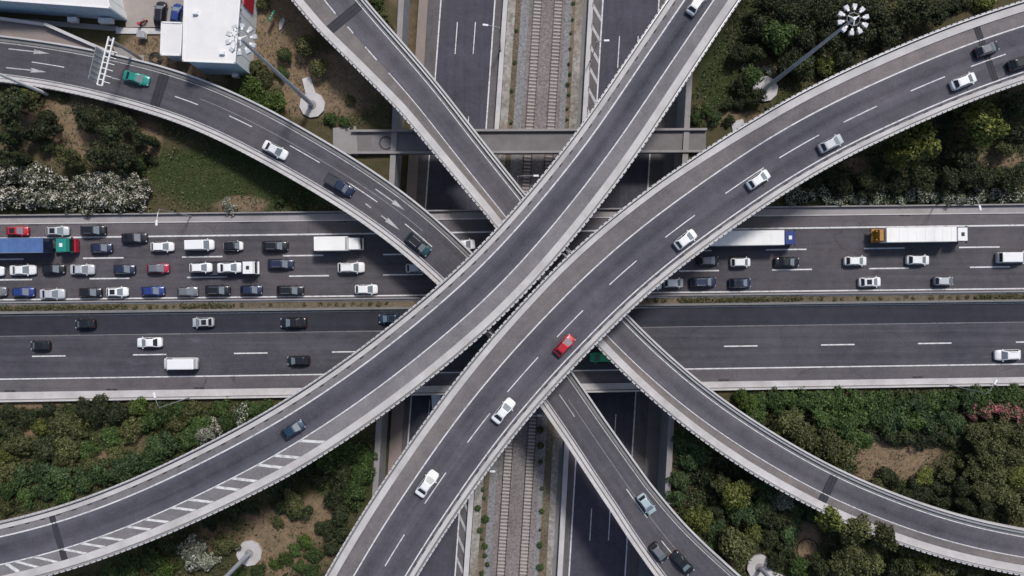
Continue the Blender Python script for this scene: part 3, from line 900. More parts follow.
rect(pD, 'parapet', loD, loD + 0.30, -0.55, 0.30, M['conc_light'], flyD)
line(pD, flyD, 0.0, 0.15, M['mark'])
line(pD, flyD, olnD, 0.14, M['mark'], sD(388, 71))
for a, b in (((300, -30), (308, -20)), ((324, 0), (334, 11)), ((347, 26), (355, 35)), ((364, 45.5), (379, 62.5))):
    o_ = pD.offpx(*a, 6.8); o2 = pD.offpx(*b, 6.8)
    dash(pD, flyD, (o_ + o2) / 2, 0.18, pD.spx(*a, 6.8), pD.spx(*b, 6.8), M['mark'])
joint(pD, flyD, sD(359, 10, 6.6), -0.15, oinD, 1.7)
joint(pD, flyD, sD(838, 478), -0.15, oinD, 1.5)

# ---- A: big upper-left diagonal flyover
ptsA = [(-270, 572, 14), (-150, 561, 14), (-70, 551, 14), (0, 537, 14), (50, 525, 14), (112.5, 503.5, 14), (175, 476, 14), (261, 432, 14), (317, 397.5, 14), (378.5, 354, 14), (458.5, 288, 14),
        (512, 234.5, 14), (586.5, 144, 14), (637, 70, 14), (684.5, 0, 14), (735, -74, 14), (790, -155, 14), (865, -265, 14)]
pA = Path(ptsA, smooth=5)
sA = lambda px, py: pA.spx(px, py, 14)
flyA = thing('flyover', 'large flyover with hatched edge running from lower left to photo top', 'flyover')
lnA = tab([(0, 27), (sA(261, 432), 27.5), (sA(458, 288), 26.5), (sA(586, 144), 24.2), (pA.L, 24)], K14)
inA = tab([(0, 38), (sA(112, 503), 38.5), (sA(261, 432), 42), (sA(458, 288), 41), (sA(586, 144), 38), (sA(684, 0), 36), (pA.L, 36)], K14)
ouA = add(inA, 10.5 / K14)
loA = -15.2 / K14; kiA = -7.6 / K14
girder(pA, flyA, loA, ouA)
strip(pA, 'shoulder', kiA, 0.0, 0.0, M['asph_flyA_sh'], flyA)
strip(pA, 'carriageway', 0.0, lnA, 0.0, M['asph_flyA'], flyA)
strip(pA, 'shoulder', lnA, inA, 0.0, M['asph_flyA_sh'], flyA)
rect(pA, 'walkway', loA + 0.52, kiA, -0.03, 0.16, M['conc_walk'], flyA)
rect(pA, 'gutter', loA + 0.30, loA + 0.52, -0.03, 0.03, M['gutter'], flyA)
railing(pA, flyA, loA, 1)
rect(pA, 'walkway', inA, add(ouA, -0.52), -0.03, 0.16, M['conc_walk'], flyA)
rect(pA, 'gutter', add(ouA, -0.52), add(ouA, -0.30), -0.03, 0.03, M['gutter'], flyA)
railing(pA, flyA, ouA, -1)
line(pA, flyA, 0.0, 0.22, M['mark']); line(pA, flyA, lnA, 0.19, M['mark'])
drains(pA, flyA, kiA + 0.12, 2.62, 1.0, pA.L - 1)
joint(pA, flyA, sA(52, 524) - 0.2, kiA, inA, 1.0)
# hatched gore: bars start on the right line and lean towards the walkway
for (a, b) in (((4, 563.5), (20, 571)), ((18, 560.5), (36, 568)), ((35, 555), (56, 563)), ((60, 549), (81, 556)), ((81, 542), (104, 548)), ((104, 534.5), (126, 540.5)),
               ((126, 526.5), (148, 531.5)), ((149, 518.5), (170, 522.5)), ((171, 509), (192, 512)), ((193, 499.5), (214, 502)), ((213, 489.5), (236, 491.5)), ((235, 479), (256, 480)),
               ((257, 467.5), (281, 468)), ((277, 455.5), (302, 455.5)), ((299, 443), (324, 442.5))):
    sa, oa, sb, ob_ = sA(*a), pA.offpx(*a, 14), sA(*b), pA.offpx(*b, 14)
    oa, ob_ = lnA(sa) + 0.05, inA(sb) - 0.05
    w = 0.36
    vs = []
    for s_, o_ in ((sa - w, oa), (sb - w, ob_), (sb + w, ob_), (sa + w, oa)):
        x, y, z = pA.at(s_, o_); vs.append((x, y, z + LZ))
    MB().add(vs, [(0, 1, 2, 3)]).build('hatch_bar', M['mark'], flyA)

# ---- B: big lower-right diagonal flyover
ptsB = [(195, 880, 14), (250, 770, 14), (290, 692, 14), (325, 627, 14), (353.5, 576, 14), (381, 529.5, 14), (406, 491.5, 14), (447, 432, 14), (478.5, 391.5, 14), (512, 352, 14), (573, 288, 14), (612, 251.5, 14), (672, 204, 14),
        (768, 138.5, 14), (830.5, 104, 14), (893, 75, 14), (955.5, 49, 14), (1024, 25.5, 14), (1100, 4, 14), (1190, -16, 14), (1320, -40, 14)]
pB = Path(ptsB, smooth=5)
sB = lambda px, py: pB.spx(px, py, 14)
flyB = thing('flyover', 'two-lane flyover with red car curving from photo bottom to upper right', 'flyover')
loB = tab([(0, -25), (sB(447, 432), -25), (sB(573, 288), -27.5), (sB(672, 204), -27), (sB(768, 138), -25), (pB.L, -23.5)], K14)
kiB = tab([(0, -14.5), (sB(447, 432), -15.5), (sB(573, 288), -19), (sB(672, 204), -18.5), (sB(768, 138), -14.5), (pB.L, -13)], K14)
lnB = tab([(0, 44), (sB(573, 288), 45), (pB.L, 43)], K14)
dsB = tab([(0, 21.5), (sB(573, 288), 22.5), (pB.L, 20.5)], K14)
inB = add(lnB, 2.4 / K14); ouB = add(lnB, 10.6 / K14)
girder(pB, flyB, loB, ouB)
strip(pB, 'shoulder', kiB, 0.0, 0.0, M['asph_flyB_sh'], flyB)
strip(pB, 'carriageway', 0.0, inB, 0.0, M['asph_flyB'], flyB)
rect(pB, 'walkway', add(loB, 0.52), kiB, -0.03, 0.16, M['conc_walk'], flyB)
rect(pB, 'gutter', add(loB, 0.30), add(loB, 0.52), -0.03, 0.03, M['gutter'], flyB)
railing(pB, flyB, loB, 1)
rect(pB, 'walkway', add(inB, 0.16), add(ouB, -0.50), -0.03, 0.16, M['conc_walk'], flyB)
rect(pB, 'gutter', inB, add(inB, 0.16), -0.03, 0.01, M['gutter'], flyB)
rect(pB, 'gutter', add(ouB, -0.50), add(ouB, -0.30), -0.03, 0.03, M['gutter'], flyB)
railing(pB, flyB, ouB, -1)
line(pB, flyB, 0.0, 0.21, M['mark']); line(pB, flyB, lnB, 0.20, M['mark'])
drains(pB, flyB, add(inB, 0.12), 2.62, 1.0, pB.L - 1, 0.8, 0.30)
for a, b in (((970.5, 65.5), (1005.5, 53)), ((908, 91), (942, 77)), ((843, 121), (878, 104.5)), ((782, 157), (815.5, 136)), ((723, 195), (762, 168)), ((665, 237), (696, 213.5)), ((609.5, 284), (639, 258)),
             ((557.5, 334.5), (584.5, 307)), ((509, 388), (536, 358)), ((465, 444), (490, 412.5)), ((423, 504), (447, 470)), ((385, 567), (406, 532)), ((352, 630), (372, 590)), ((1036, 42), (1072, 31))):
    dash(pB, flyB, dsB, 0.16, sB(*a), sB(*b), M['mark'])
joint(pB, flyB, sB(983, 40), kiB, lnB, 1.1)

piers(pC, flyC, 0.0); piers(pD, flyD, 1.6)
under = [(pC, 3.8, 0.0), (pD, 4.2, 1.8)]
piers(pA, flyA, 2.6, under); piers(pB, flyB, 2.2, under)

# short drain pipes bridging the slot between the two large flyovers
for i, (a, b) in enumerate((((563, 248), (572, 254)), ((560, 252), (569, 258)), ((489, 332), (497, 338)))):
    t = thing('drain_pipe', ['upper of two pipes crossing the slot between the large flyovers', 'lower of two pipes crossing the slot between the large flyovers', 'single pipe crossing the slot between the large flyovers lower left'][i], 'pipe', (0, 0, 0))
    pa, pb = Vector(P(*a, 13.2)), Vector(P(*b, 13.2))
    d = (pb - pa).normalized()
    mb = MB(); mb.tube(pa - d * 0.6, pb + d * 0.6, 0.14, 0.14, 10)
    mb.build('pipe', M['conc_mid'], t)
    MB().tube((pa + pb) / 2 - d * 0.08, (pa + pb) / 2 + d * 0.08, 0.2, 0.2, 10).build('collar', M['steel_d'], t)
# ------------------------------------------------------------------ vehicles
PAINT = {'white': (0.78, 0.78, 0.78), 'silver': (0.50, 0.51, 0.53), 'grey': (0.16, 0.165, 0.18), 'black': (0.014, 0.015, 0.019), 'navy': (0.020, 0.028, 0.060),
         'blue': (0.022, 0.045, 0.19), 'steel blue': (0.018, 0.042, 0.075), 'red': (0.42, 0.012, 0.025), 'crimson': (0.42, 0.02, 0.06), 'teal': (0.02, 0.25, 0.20), 'pale teal': (0.42, 0.52, 0.53),
         'green': (0.02, 0.46, 0.18), 'dark teal': (0.02, 0.07, 0.085)}
PM = {k: m_plain('car_paint_' + k.replace(' ', '_'), v, 0.32, 0.0 if k in ('white', 'red', 'crimson', 'green') else 0.15, var=0.03, coat=0.35) for k, v in PAINT.items()}
M['glass'] = m_plain('car_glass_sky_tint', (0.17, 0.195, 0.215), 0.12, 0.0, var=0.05, spec=0.9, coat=0.5)  # pale sky reflection of the windscreens is put into the base colour
M['glass_d'] = m_plain('tinted_glass', (0.018, 0.020, 0.024), 0.12, 0.0, var=0.05, spec=0.5)
M['tyre'] = m_plain('tyre_rubber', (0.02, 0.02, 0.021), 0.85)
M['rim'] = m_plain('rim_alloy', (0.45, 0.45, 0.46), 0.35, 0.7)
M['lamp_c'] = m_plain('headlamp', (0.45, 0.46, 0.48), 0.15)
M['lamp_r'] = m_plain('tail_lamp', (0.16, 0.01, 0.01), 0.25)
M['plastic'] = m_plain('black_plastic', (0.02, 0.02, 0.022), 0.6)
M['bed'] = m_plain('chassis_dark', (0.035, 0.037, 0.045), 0.7)

CARS = {  # L, W, H, hood, windscreen, roof, rear glass, belt
    'sedan': (4.45, 1.82, 1.46, 0.98, 0.98, 1.10, 0.70, 0.93), 'hatch': (3.95, 1.72, 1.50, 0.76, 0.92, 1.46, 0.48, 0.95), 'suv': (4.60, 1.88, 1.70, 0.95, 0.85, 2.02, 0.46, 1.05),
    'estate': (4.75, 1.82, 1.52, 1.0, 0.95, 2.06, 0.48, 0.95), 'mini': (3.55, 1.64, 1.52, 0.60, 0.70, 1.62, 0.42, 0.95), 'coupe': (4.35, 1.82, 1.36, 1.15, 0.80, 0.95, 0.85, 0.88),
    'van': (5.1, 1.95, 1.98, 0.72, 0.78, 3.36, 0.14, 1.12), 'pickup': (5.35, 1.88, 1.75, 1.10, 0.66, 1.25, 0.20, 1.08), 'longvan': (6.3, 2.05, 2.45, 0.70, 0.70, 4.75, 0.08, 1.30),
}
def car_parts(kind, colour, roofcol=None, scale=1.0):
    L, W, H, hood, ws, roof, rg, belt = CARS[kind]
    paint = PM[colour]; rp = PM[roofcol] if roofcol else paint
    w = W / 2
    xf = L / 2; xb = -L / 2
    xc = xf - hood; xr1 = xc - ws; xr0 = xr1 - roof; xd = xr0 - rg       # cowl, roof front, roof rear, deck front
    parts = []
    # body shell
    bed = kind == 'pickup'
    dk = belt * (0.98 if kind in ('sedan', 'coupe') else 1.0)
    st = [(xf, 0.66, 0.62), (xf - 0.06, 0.80, 0.68), (xf - 0.20, 0.91, belt * 0.79), (xf - 0.5, 0.97, belt * 0.86), (xc, 1.0, belt), ((xc + xd) / 2 + .5, 1.0, belt), ((xc + xd) / 2 - .5, 1.0, belt),
          (xd, 1.0, dk), (xb + 0.42, 0.985, dk), (xb + 0.16, 0.93, dk * 0.97), (xb + 0.05, 0.85, dk * 0.85), (xb, 0.76, dk * 0.72)]
    sq = kind in ('van', 'longvan', 'pickup')
    if sq:
        st[-3:] = [(xb + 0.12, 0.97, dk), (xb + 0.03, 0.94, dk * 0.97), (xb, 0.90, dk * 0.9)]
    vs, fs = [], []
    ring = [(-0.86, 0.0), (-0.985, 0.22), (-1.0, 0.5), (-0.965, 0.82), (-0.86, 0.96), (-0.45, 1.0), (0.45, 1.0), (0.86, 0.96), (0.965, 0.82), (1.0, 0.5), (0.985, 0.22), (0.86, 0.0)]
    zb = 0.20
    for x, kw, zt in st:
        for ry, rz in ring:
            vs.append((x, ry * w * kw, zb + (zt - zb) * rz))
    n = len(ring)
    for i in range(len(st) - 1):
        for j in range(n):
            k = (j + 1) % n
            fs.append((i * n + j, i * n + k, (i + 1) * n + k, (i + 1) * n + j))
    fs += [tuple(range(n - 1, -1, -1)), tuple((len(st) - 1) * n + j for j in range(n))]
    parts.append(('body', mk('body', vs, fs, paint, smooth=True), None, []))
    # cabin
    bw, tw = w * 0.93, w * (0.86 if sq else 0.74)
    zb2 = belt - 0.03
    rt = min(xr0, xr0)
    lv = [(zb2, xc + 0.04, xd - 0.02, bw), (belt + (H - belt) * 0.55, xc - ws * 0.52, xd + rg * 0.5, bw * 0.45 + tw * 0.55), (H - 0.07, xr1 + 0.06, xr0 - 0.05, tw), (H, xr1 - 0.14, xr0 + 0.14, tw * 0.86)]
    vs, fs = [], []
    for z, a, b, ww in lv:
        r = 0.10 if z < H else 0.16
        vs += [(a, -ww + r, z), (a, ww - r, z), (a - r, ww, z), (b + r, ww, z), (b, ww - r, z), (b, -ww + r, z), (b + r, -ww, z), (a - r, -ww, z)]
    for i in range(3):
        for j in range(8):
            k = (j + 1) % 8
            fs.append((i * 8 + j, i * 8 + k, (i + 1) * 8 + k, (i + 1) * 8 + j))
    fs.append(tuple(24 + j for j in range(8)))
    cab = mk('cabin', vs, fs, rp)
    parts.append(('cabin', cab, None, []))
    # glass panes, each just proud of the cabin
    def pane(name, q, mat, push):
        d = Vector(push)
        return (name, mk(name, [Vector(p) + d for p in q], [(0, 1, 2, 3)], mat), None, [])
    zt = H - 0.085; zl = belt + 0.015
    fa = lambda z, a0, a1: a0 + (a1 - a0) * (z - zb2) / (H - 0.07 - zb2)
    g = 0.13
    def ends(z): return (fa(z, xc + 0.04, xr1 + 0.06), fa(z, xd - 0.02, xr0 - 0.05), fa(z, bw, tw))
    a0, b0, w0 = ends(zl); a1, b1, w1 = ends(zt)
    parts.append(pane('windscreen', [(a0, -w0 + g, zl), (a0, w0 - g, zl), (a1, w1 - g, zt), (a1, -w1 + g, zt)], M['glass'], (0.03, 0, 0.03)))
    if kind != 'longvan':
        parts.append(pane('rear_window', [(b0, w0 - g, zl + .04), (b0, -w0 + g, zl + .04), (b1, -w1 + g, zt), (b1, w1 - g, zt)], M['glass_d'], (-0.035, 0, 0.03)))
    for s in (-1, 1):
        segs = [(0.04, 0.50), (0.54, 0.95)] if kind not in ('pickup', 'longvan', 'mini', 'coupe') else [(0.05, 0.92)]
        if kind in ('longvan',): segs = [(0.0, 0.2)]
        for u0, u1 in segs:
            def pt(u, z):
                a, b, ww = ends(z); a -= .14; b += .14
                return (a + (b - a) * u, s * ww, z)
            q = [pt(u0, zl), pt(u1, zl), pt(u1, zt), pt(u0, zt)]
            if s > 0: q = q[::-1]
            parts.append(pane('side_window', q, M['glass_d'], (0, 0.022 * s, 0.012)))
        # lamps, mirror
        mb = MB(); mb.box((xf - 0.17, s * w * 0.66, 0.64), (0.22, 0.34, 0.12), -s * 0.35)
        parts.append(('headlight', mb.mesh('headlight', M['lamp_c']), None, []))
        mb = MB(); mb.box((xb + 0.11, s * w * 0.70, min(dk, .95) * 0.78), (0.16, 0.30, 0.16), s * 0.3)
        parts.append(('tail_light', mb.mesh('tail_light', M['lamp_r']), None, []))
        mb = MB(); mb.box((xc - 0.20, s * (w + 0.08), belt + 0.05), (0.14, 0.20, 0.13)); 
        parts.append(('mirror', mb.mesh('mirror', paint, 0.02), None, []))
        for x in (xf - 0.82, xb + 0.78):
            mb = MB(); mb.tube((0, -0.1, 0), (0, 0.1, 0), 0.315, 0.315, 16)
            rm = MB(); rm.tube((0, 0.085 * s, 0), (0, 0.112 * s, 0), 0.20, 0.20, 12)
            parts.append(('wheel', mb.mesh('wheel', M['tyre']), (x, s * (w - 0.10), 0.315), [('rim', rm.mesh('rim', M['rim']))]))
    if bed:
        mb = MB()
        L2 = (xd - 0.12) - (xb + 0.12); cx = ((xd - 0.12) + (xb + 0.12)) / 2
        mb.box((cx, 0, belt + 0.012), (L2, W * 0.76, 0.02))
        mb.box((cx, w * 0.86, belt + 0.04), (L2 + 0.1, 0.07, 0.10)); mb.box((cx, -w * 0.86, belt + 0.04), (L2 + 0.1, 0.07, 0.10)); mb.box((xb + 0.08, 0, belt + 0.04), (0.07, W * 0.84, 0.10))
        parts.append(('cargo_bed', mb.mesh('cargo_bed', M['bed']), None, []))
    if kind in ('suv', 'estate'):
        for s in (-1, 1):
            mb = MB(); mb.tube((xr1 - 0.3, s * tw * 0.82, H + 0.02), (xr0 + 0.25, s * tw * 0.82, H + 0.02), 0.03, 0.03, 6)
            parts.append(('roof_rail', mb.mesh('roof_rail', M['steel_d']), None, []))
    return parts
CACHE = {}
def put_parts(root, parts):
    for nm, me, loc, subs in parts:
        o = link(nm, me, root)
        if loc: o.location = loc
        for sn, sm in subs:
            link(sn, sm, o)
def put_car(px, py, z, ang, kind, colour, label, group, roofcol=None, name=None, sunroof=False, base=None):
    key = (kind, colour, roofcol)
    if key not in CACHE: CACHE[key] = car_parts(*key)
    zs = z
    c = P(px, py, zs + 0.75)
    nm = {'sedan': 'sedan_car', 'hatch': 'hatchback_car', 'suv': 'suv_car', 'estate': 'estate_car', 'mini': 'small_car', 'coupe': 'coupe_car', 'van': 'van', 'pickup': 'pickup_truck', 'longvan': 'delivery_van'}[kind]
    rv_ = random.Random(int(px * 7 + py * 13))
    r = thing(nm, label, 'van' if 'van' in kind else ('pickup' if kind == 'pickup' else 'car'), (c[0], c[1], zs + 0.003), ang, group)
    r.rotation_euler[2] = ang + R(rv_.uniform(-1.2, 1.2)); r.scale = (rv_.uniform(0.95, 1.05), rv_.uniform(0.97, 1.03), rv_.uniform(0.96, 1.04))
    put_parts(r, CACHE[key])
    if kind in ('sedan', 'hatch', 'suv') and colour != 'white' and rv_.random() < 0.14: sunroof = True
    if sunroof:
        L, W, H, hood, ws, roof, rg, belt = CARS[kind]
        xm = L / 2 - hood - ws - roof / 2
        MB().box((xm, 0, H + 0.008), (roof * 0.62, W * 0.52, 0.016)).build('sunroof', M['glass_d'], r)
    return r
ORD = ['first', 'second', 'third', 'fourth', 'fifth', 'sixth', 'seventh', 'eighth', 'ninth', 'tenth', 'eleventh', 'twelfth']
KN = {'sedan': 'sedan', 'hatch': 'hatchback', 'suv': 'SUV', 'estate': 'estate car', 'mini': 'small car', 'coupe': 'coupe', 'van': 'van', 'pickup': 'pickup', 'longvan': 'long delivery van'}
E, Wd = R(0.72), R(180.72)
LANES = {
 'sh': ('on the hard shoulder beside the left jam', E, [(17, 231, 'hatch', 'red'), (57, 231, 'hatch', 'silver'), (93, 230.3, 'suv', 'black')]),
 'l1': ('in the left jam\'s top lane', E, [(75, 245, None, 'truck'), (101, 248, 'hatch', 'navy'), (134, 238, 'sedan', 'black'), (162, 246.7, 'hatch', 'white'), (200, 245, 'van', 'white'), (233, 246, 'mini', 'white', 'black'), (275, 246, 'suv', 'black'), (338, 243, None, 'truck'), (464, 244.5, 'hatch', 'white')]),
 'l2': ('in the left jam\'s middle lane', E, [(-9, 271, 'sedan', 'white'), (22.5, 270, 'sedan', 'white'), (53, 269, 'hatch', 'black'), (82, 269.5, 'sedan', 'silver'), (124, 269.3, 'hatch', 'navy'), (157.5, 268.3, 'hatch', 'crimson', 'grey'), (220, 268, None, 'truck'), (280.5, 264, 'estate', 'navy'), (351, 267.5, 'suv', 'white'), (417, 268, 'hatch', 'silver')]),
 'l3': ('in the left jam\'s bottom lane', E, [(-5, 291.5, 'hatch', 'grey'), (23, 292, 'hatch', 'blue'), (52, 294, 'sedan', 'silver'), (90, 292.5, 'hatch', 'black'), (117, 292, 'hatch', 'white', 'sun'), (152.5, 291, 'hatch', 'blue'), (187, 291.5, 'hatch', 'grey'), (217.5, 290.3, 'suv', 'black'), (251, 290, 'hatch', 'navy'), (290, 290.5, 'estate', 'black'), (366, 289.3, 'hatch', 'white')]),
 'r1': ('in top lane right of the flyovers', E, []),
 'r2': ('in middle lane right of flyovers', E, [(708, 260.5, 'hatch', 'black', 'grey'), (740.5, 262.3, 'mini', 'white'), (787, 262, 'sedan', 'black'), (855.5, 261, 'hatch', 'white'), (918, 260, 'hatch', 'white'), (1012, 257.5, 'van', 'white')]),
 'r3': ('in bottom lane right of flyovers', E, [(652, 285, 'mini', 'white'), (673.5, 283, 'mini', 'silver', 'white'), (703, 282, 'suv', 'navy'), (740, 283, 'hatch', 'navy'), (870, 282, 'hatch', 'white', 'sun'), (943.5, 281, 'mini', 'grey', 'silver')]),
 's1': ('in the dark lane below the median, left side', Wd, [(85, 324, 'mini', 'black'), (203, 322.3, 'hatch', 'silver'), (293.5, 322.5, 'sedan', 'black'), (390, 318.5, 'hatch', 'steel blue')]),
 's2': ('in the middle lane of the lower left road', Wd, [(40, 345.5, 'mini', 'black'), (149.5, 342.5, 'sedan', 'white')]),
 's3': ('in the bottom lane of the lower left road', Wd, [(181, 363.5, 'longvan', 'white'), (298.5, 360.5, 'hatch', 'black')]),
 's4': ('in the bottom lane of the lower right road', Wd, [(1008, 355, 'suv', 'white')]),
}
for key, (where, ang, lst) in LANES.items():
    cnt = len(lst)
    for i, it in enumerate(lst):
        if it[2] is None: continue
        px, py, kind, colr = it[:4]
        ex = it[4] if len(it) > 4 else None
        sunr = ex == 'sun'; rc = ex if ex and not sunr else None
        desc = f"{colr} {KN[kind]}" + (f" with {rc} roof" if rc else '') + (' with glass roof' if sunr else '')
        if cnt == 1: lab = f"{desc} alone {where}"
        else: lab = f"{desc}, {ORD[i]} from left {where}"
        put_car(px, py, 0.0, ang, kind, colr, lab, 'vehicles on the east-west motorway', rc, sunroof=sunr)
def on_path(p, px, py, z, kind, colr, lab, grp, rc=None, rev=False, sunroof=False):
    x, y, _ = P(px, py, z + 0.75); s = p.s[p.near(x, y)]
    zz = float(np.interp(s, p.s, p.C[:, 2]))
    put_car(px, py, zz, p.ang(s) + (math.pi if rev else 0), kind, colr, lab, grp, rc, sunroof=sunroof)
gA, gB, gC = 'cars on the hatched flyover', 'cars on the two-lane flyover', 'vehicles on the ramp from the upper left'
on_path(pA, 697, 2.5, 14, 'hatch', 'white', 'white hatchback on the hatched flyover, cut by the photo top edge', gA)
on_path(pA, 293, 429.5, 14, 'hatch', 'steel blue', 'dark blue hatchback on the hatched flyover, lower left', gA)
on_path(pB, 987, 49, 14, 'hatch', 'black', 'black hatchback on the dark joint of the two-lane flyover', gB, 'grey')
on_path(pB, 1021, 62.5, 14, 'hatch', 'black', 'black car at the right photo edge on the two-lane flyover', gB)
on_path(pB, 964, 81, 14, 'hatch', 'white', 'white car just below the black hatchback, upper right flyover', gB)
on_path(pB, 831, 143.5, 14, 'hatch', 'silver', 'silver hatchback in the lower lane of the two-lane flyover', gB)
on_path(pB, 758.5, 179.5, 14, 'hatch', 'white', 'white car on the two-lane flyover, just left of the silver hatchback', gB)
on_path(pB, 685.5, 239.5, 14, 'hatch', 'white', 'white car on the flyover directly above the white lorry trailer', gB)
on_path(pB, 564.5, 345.5, 14, 'hatch', 'red', 'bright red hatchback on the two-lane flyover near its middle', gB)
on_path(pB, 503.5, 411, 14, 'sedan', 'white', 'white sedan below the red hatchback on the two-lane flyover', gB)
on_path(pB, 427, 484, 14, 'sedan', 'white', 'lowest white car on the two-lane flyover, left lane', gB)
on_path(pC, 136, 78, 2.6, 'sedan', 'teal', 'bright teal sedan beside the sign gantry on the left ramp', gC)
on_path(pC, 275, 150, 5.2, 'sedan', 'white', 'white sedan on the left ramp', gC)
on_path(pC, 339.5, 185, 6.3, 'pickup', 'navy', 'dark double-cab pickup in front of the ramp arrows', gC)
on_path(pC, 418, 244, 7, 'estate', 'dark teal', 'dark teal estate car about to pass under the flyovers', gC, 'black')
on_path(pC, 646.5, 504, 7, 'hatch', 'pale teal', 'pale grey-teal hatchback on the ramp at the photo bottom', gC)
on_path(pC, 659, 552.5, 7, 'mini', 'black', 'small black car, left of two at the bottom of the ramp', gC, 'grey')
on_path(pC, 682.5, 563, 7, 'sedan', 'black', 'black sedan, right of two at the bottom of the ramp', gC)
put_car(601, 357.5, 0, Wd, 'hatch', 'green', 'bright green car half hidden in the shade under the ramp', 'vehicles on the east-west motorway')
put_car(437, 402, ZN, R(-87), 'van', 'white', 'white van in the cutting, half hidden below the flyover', 'vehicles on the sunken motorway')
put_car(160.5, 14, 0, R(86), 'suv', 'black', 'black SUV parked in the yard, left of the blue car', 'cars parked in the yard')
put_car(176.5, 14.5, 0, R(82), 'hatch', 'blue', 'blue car parked between the black SUV and white warehouse', 'cars parked in the yard')

# lorries -------------------------------------------------------------------------
def wheelset(root, x, w, r=0.5, y=None, dual=True):
    for s in (-1, 1):
        mb = MB(); t = 0.42 if dual else 0.28
        mb.tube((0, -t / 2, 0), (0, t / 2, 0), r, r, 18)
        o = mb.build('wheel', M['tyre'], root); o.location = (x, s * (w / 2 - t / 2 - 0.02), r)
        MB().tube((0, s * (t / 2 - 0.01), 0), (0, s * (t / 2 + 0.015), 0), r * 0.55, r * 0.5, 12).build('rim', M['rim'], o)
def cabover(root, x1, w, h, paint, deflector=None, front=None, hatch=True):
    """tractor cab: front face at x1"""
    L = 2.05
    prof = [(x1 - L, 0.9), (x1 - 0.02, 0.55), (x1, 1.35), (x1 - 0.12, h * 0.80), (x1 - 0.38, h - 0.06), (x1 - 0.7, h), (x1 - L, h)]
    vs = []
    for s, k in ((-1, 1.0), (1, 1.0)):
        vs += [(x, s * (w / 2) * (1.0 if z < h * 0.8 else 0.94), z) for x, z in prof]
    n = len(prof)
    fs = [tuple(range(n)), tuple(range(2 * n - 1, n - 1, -1))] + [(i, n + i, n + (i + 1) % n, (i + 1) % n) for i in range(n)]
    link('cab', mk('cab', vs, fs, paint), root)
    q = [(x1 + 0.015, -w * .44, 1.5), (x1 + 0.015, w * .44, 1.5), (x1 - 0.10, w * .43, h * 0.79), (x1 - 0.10, -w * .43, h * 0.79)]
    link('windscreen', mk('windscreen', q, [(0, 1, 2, 3)], M['glass_d']), root)
    MB().box((x1 + (0.05 if not front else -0.05), 0, 0.62 if not front else 0.95), (0.22 if not front else 0.7, w * 0.98, 0.42 if not front else 1.1)).build('bumper', front or paint, root, 0.04)
    if False:
        MB().box((x1 - 0.1, 0, h - 0.32), (0.55, w * 0.9, 0.10)).build('sun_visor', front, root, 0.03)
    for s in (-1, 1):
        MB().box((x1 + 0.17, s * w * 0.38, 0.72), (0.06, 0.32, 0.18)).build('headlight', M['lamp_c'], root)
        mb = MB(); mb.box((x1 + 0.06, s * (w / 2 + 0.14), h * 0.66), (0.12, 0.2, 0.55)); mb.tube((x1 - 0.1, s * w / 2, h * 0.7), (x1 + 0.05, s * (w / 2 + 0.1), h * 0.7), 0.03, 0.03, 6)
        mb.build('mirror', M['plastic'], root)
        link('side_window', mk('side_window', [(x1 - 0.25, s * (w / 2 + .006), 1.5), (x1 - 1.15, s * (w / 2 + .006), 1.5), (x1 - 1.15, s * (w / 2 + .006), h * .76), (x1 - 0.38, s * (w / 2 + .006), h * .76)], [(0, 1, 2, 3)], M['glass_d']), root)
    if hatch:
        MB().box((x1 - 1.2, 0, h + 0.03), (0.55, 0.65, 0.06)).build('roof_hatch', M['white_p'] if paint is not PM['white'] else M['plastic'], root, 0.015)
    if deflector:
        mb = MB(); vs = [(x1 - 0.75, -w * .42, h + .01), (x1 - 0.75, w * .42, h + .01), (x1 - L, w * .46, h + .01), (x1 - L, -w * .46, h + .01), (x1 - 1.5, -w * .4, h + .5), (x1 - 1.5, w * .4, h + .5), (x1 - L, w * .44, h + .62), (x1 - L, -w * .44, h + .62)]
        mb.add(vs, [(0, 1, 5, 4), (4, 5, 6, 7), (1, 2, 6, 5), (3, 0, 4, 7), (2, 3, 7, 6)]).build('wind_deflector', deflector, root)
M['tarp_b'] = m_plain('blue_tarpaulin', (0.065, 0.13, 0.30), 0.75, var=0.18, scale=0.5)
M['tarp_w'] = m_plain('white_trailer_skin', (0.80, 0.79, 0.76), 0.6, var=0.05, scale=0.4)
M['yellow'] = m_plain('ochre_paint', (0.38, 0.20, 0.03), 0.6)
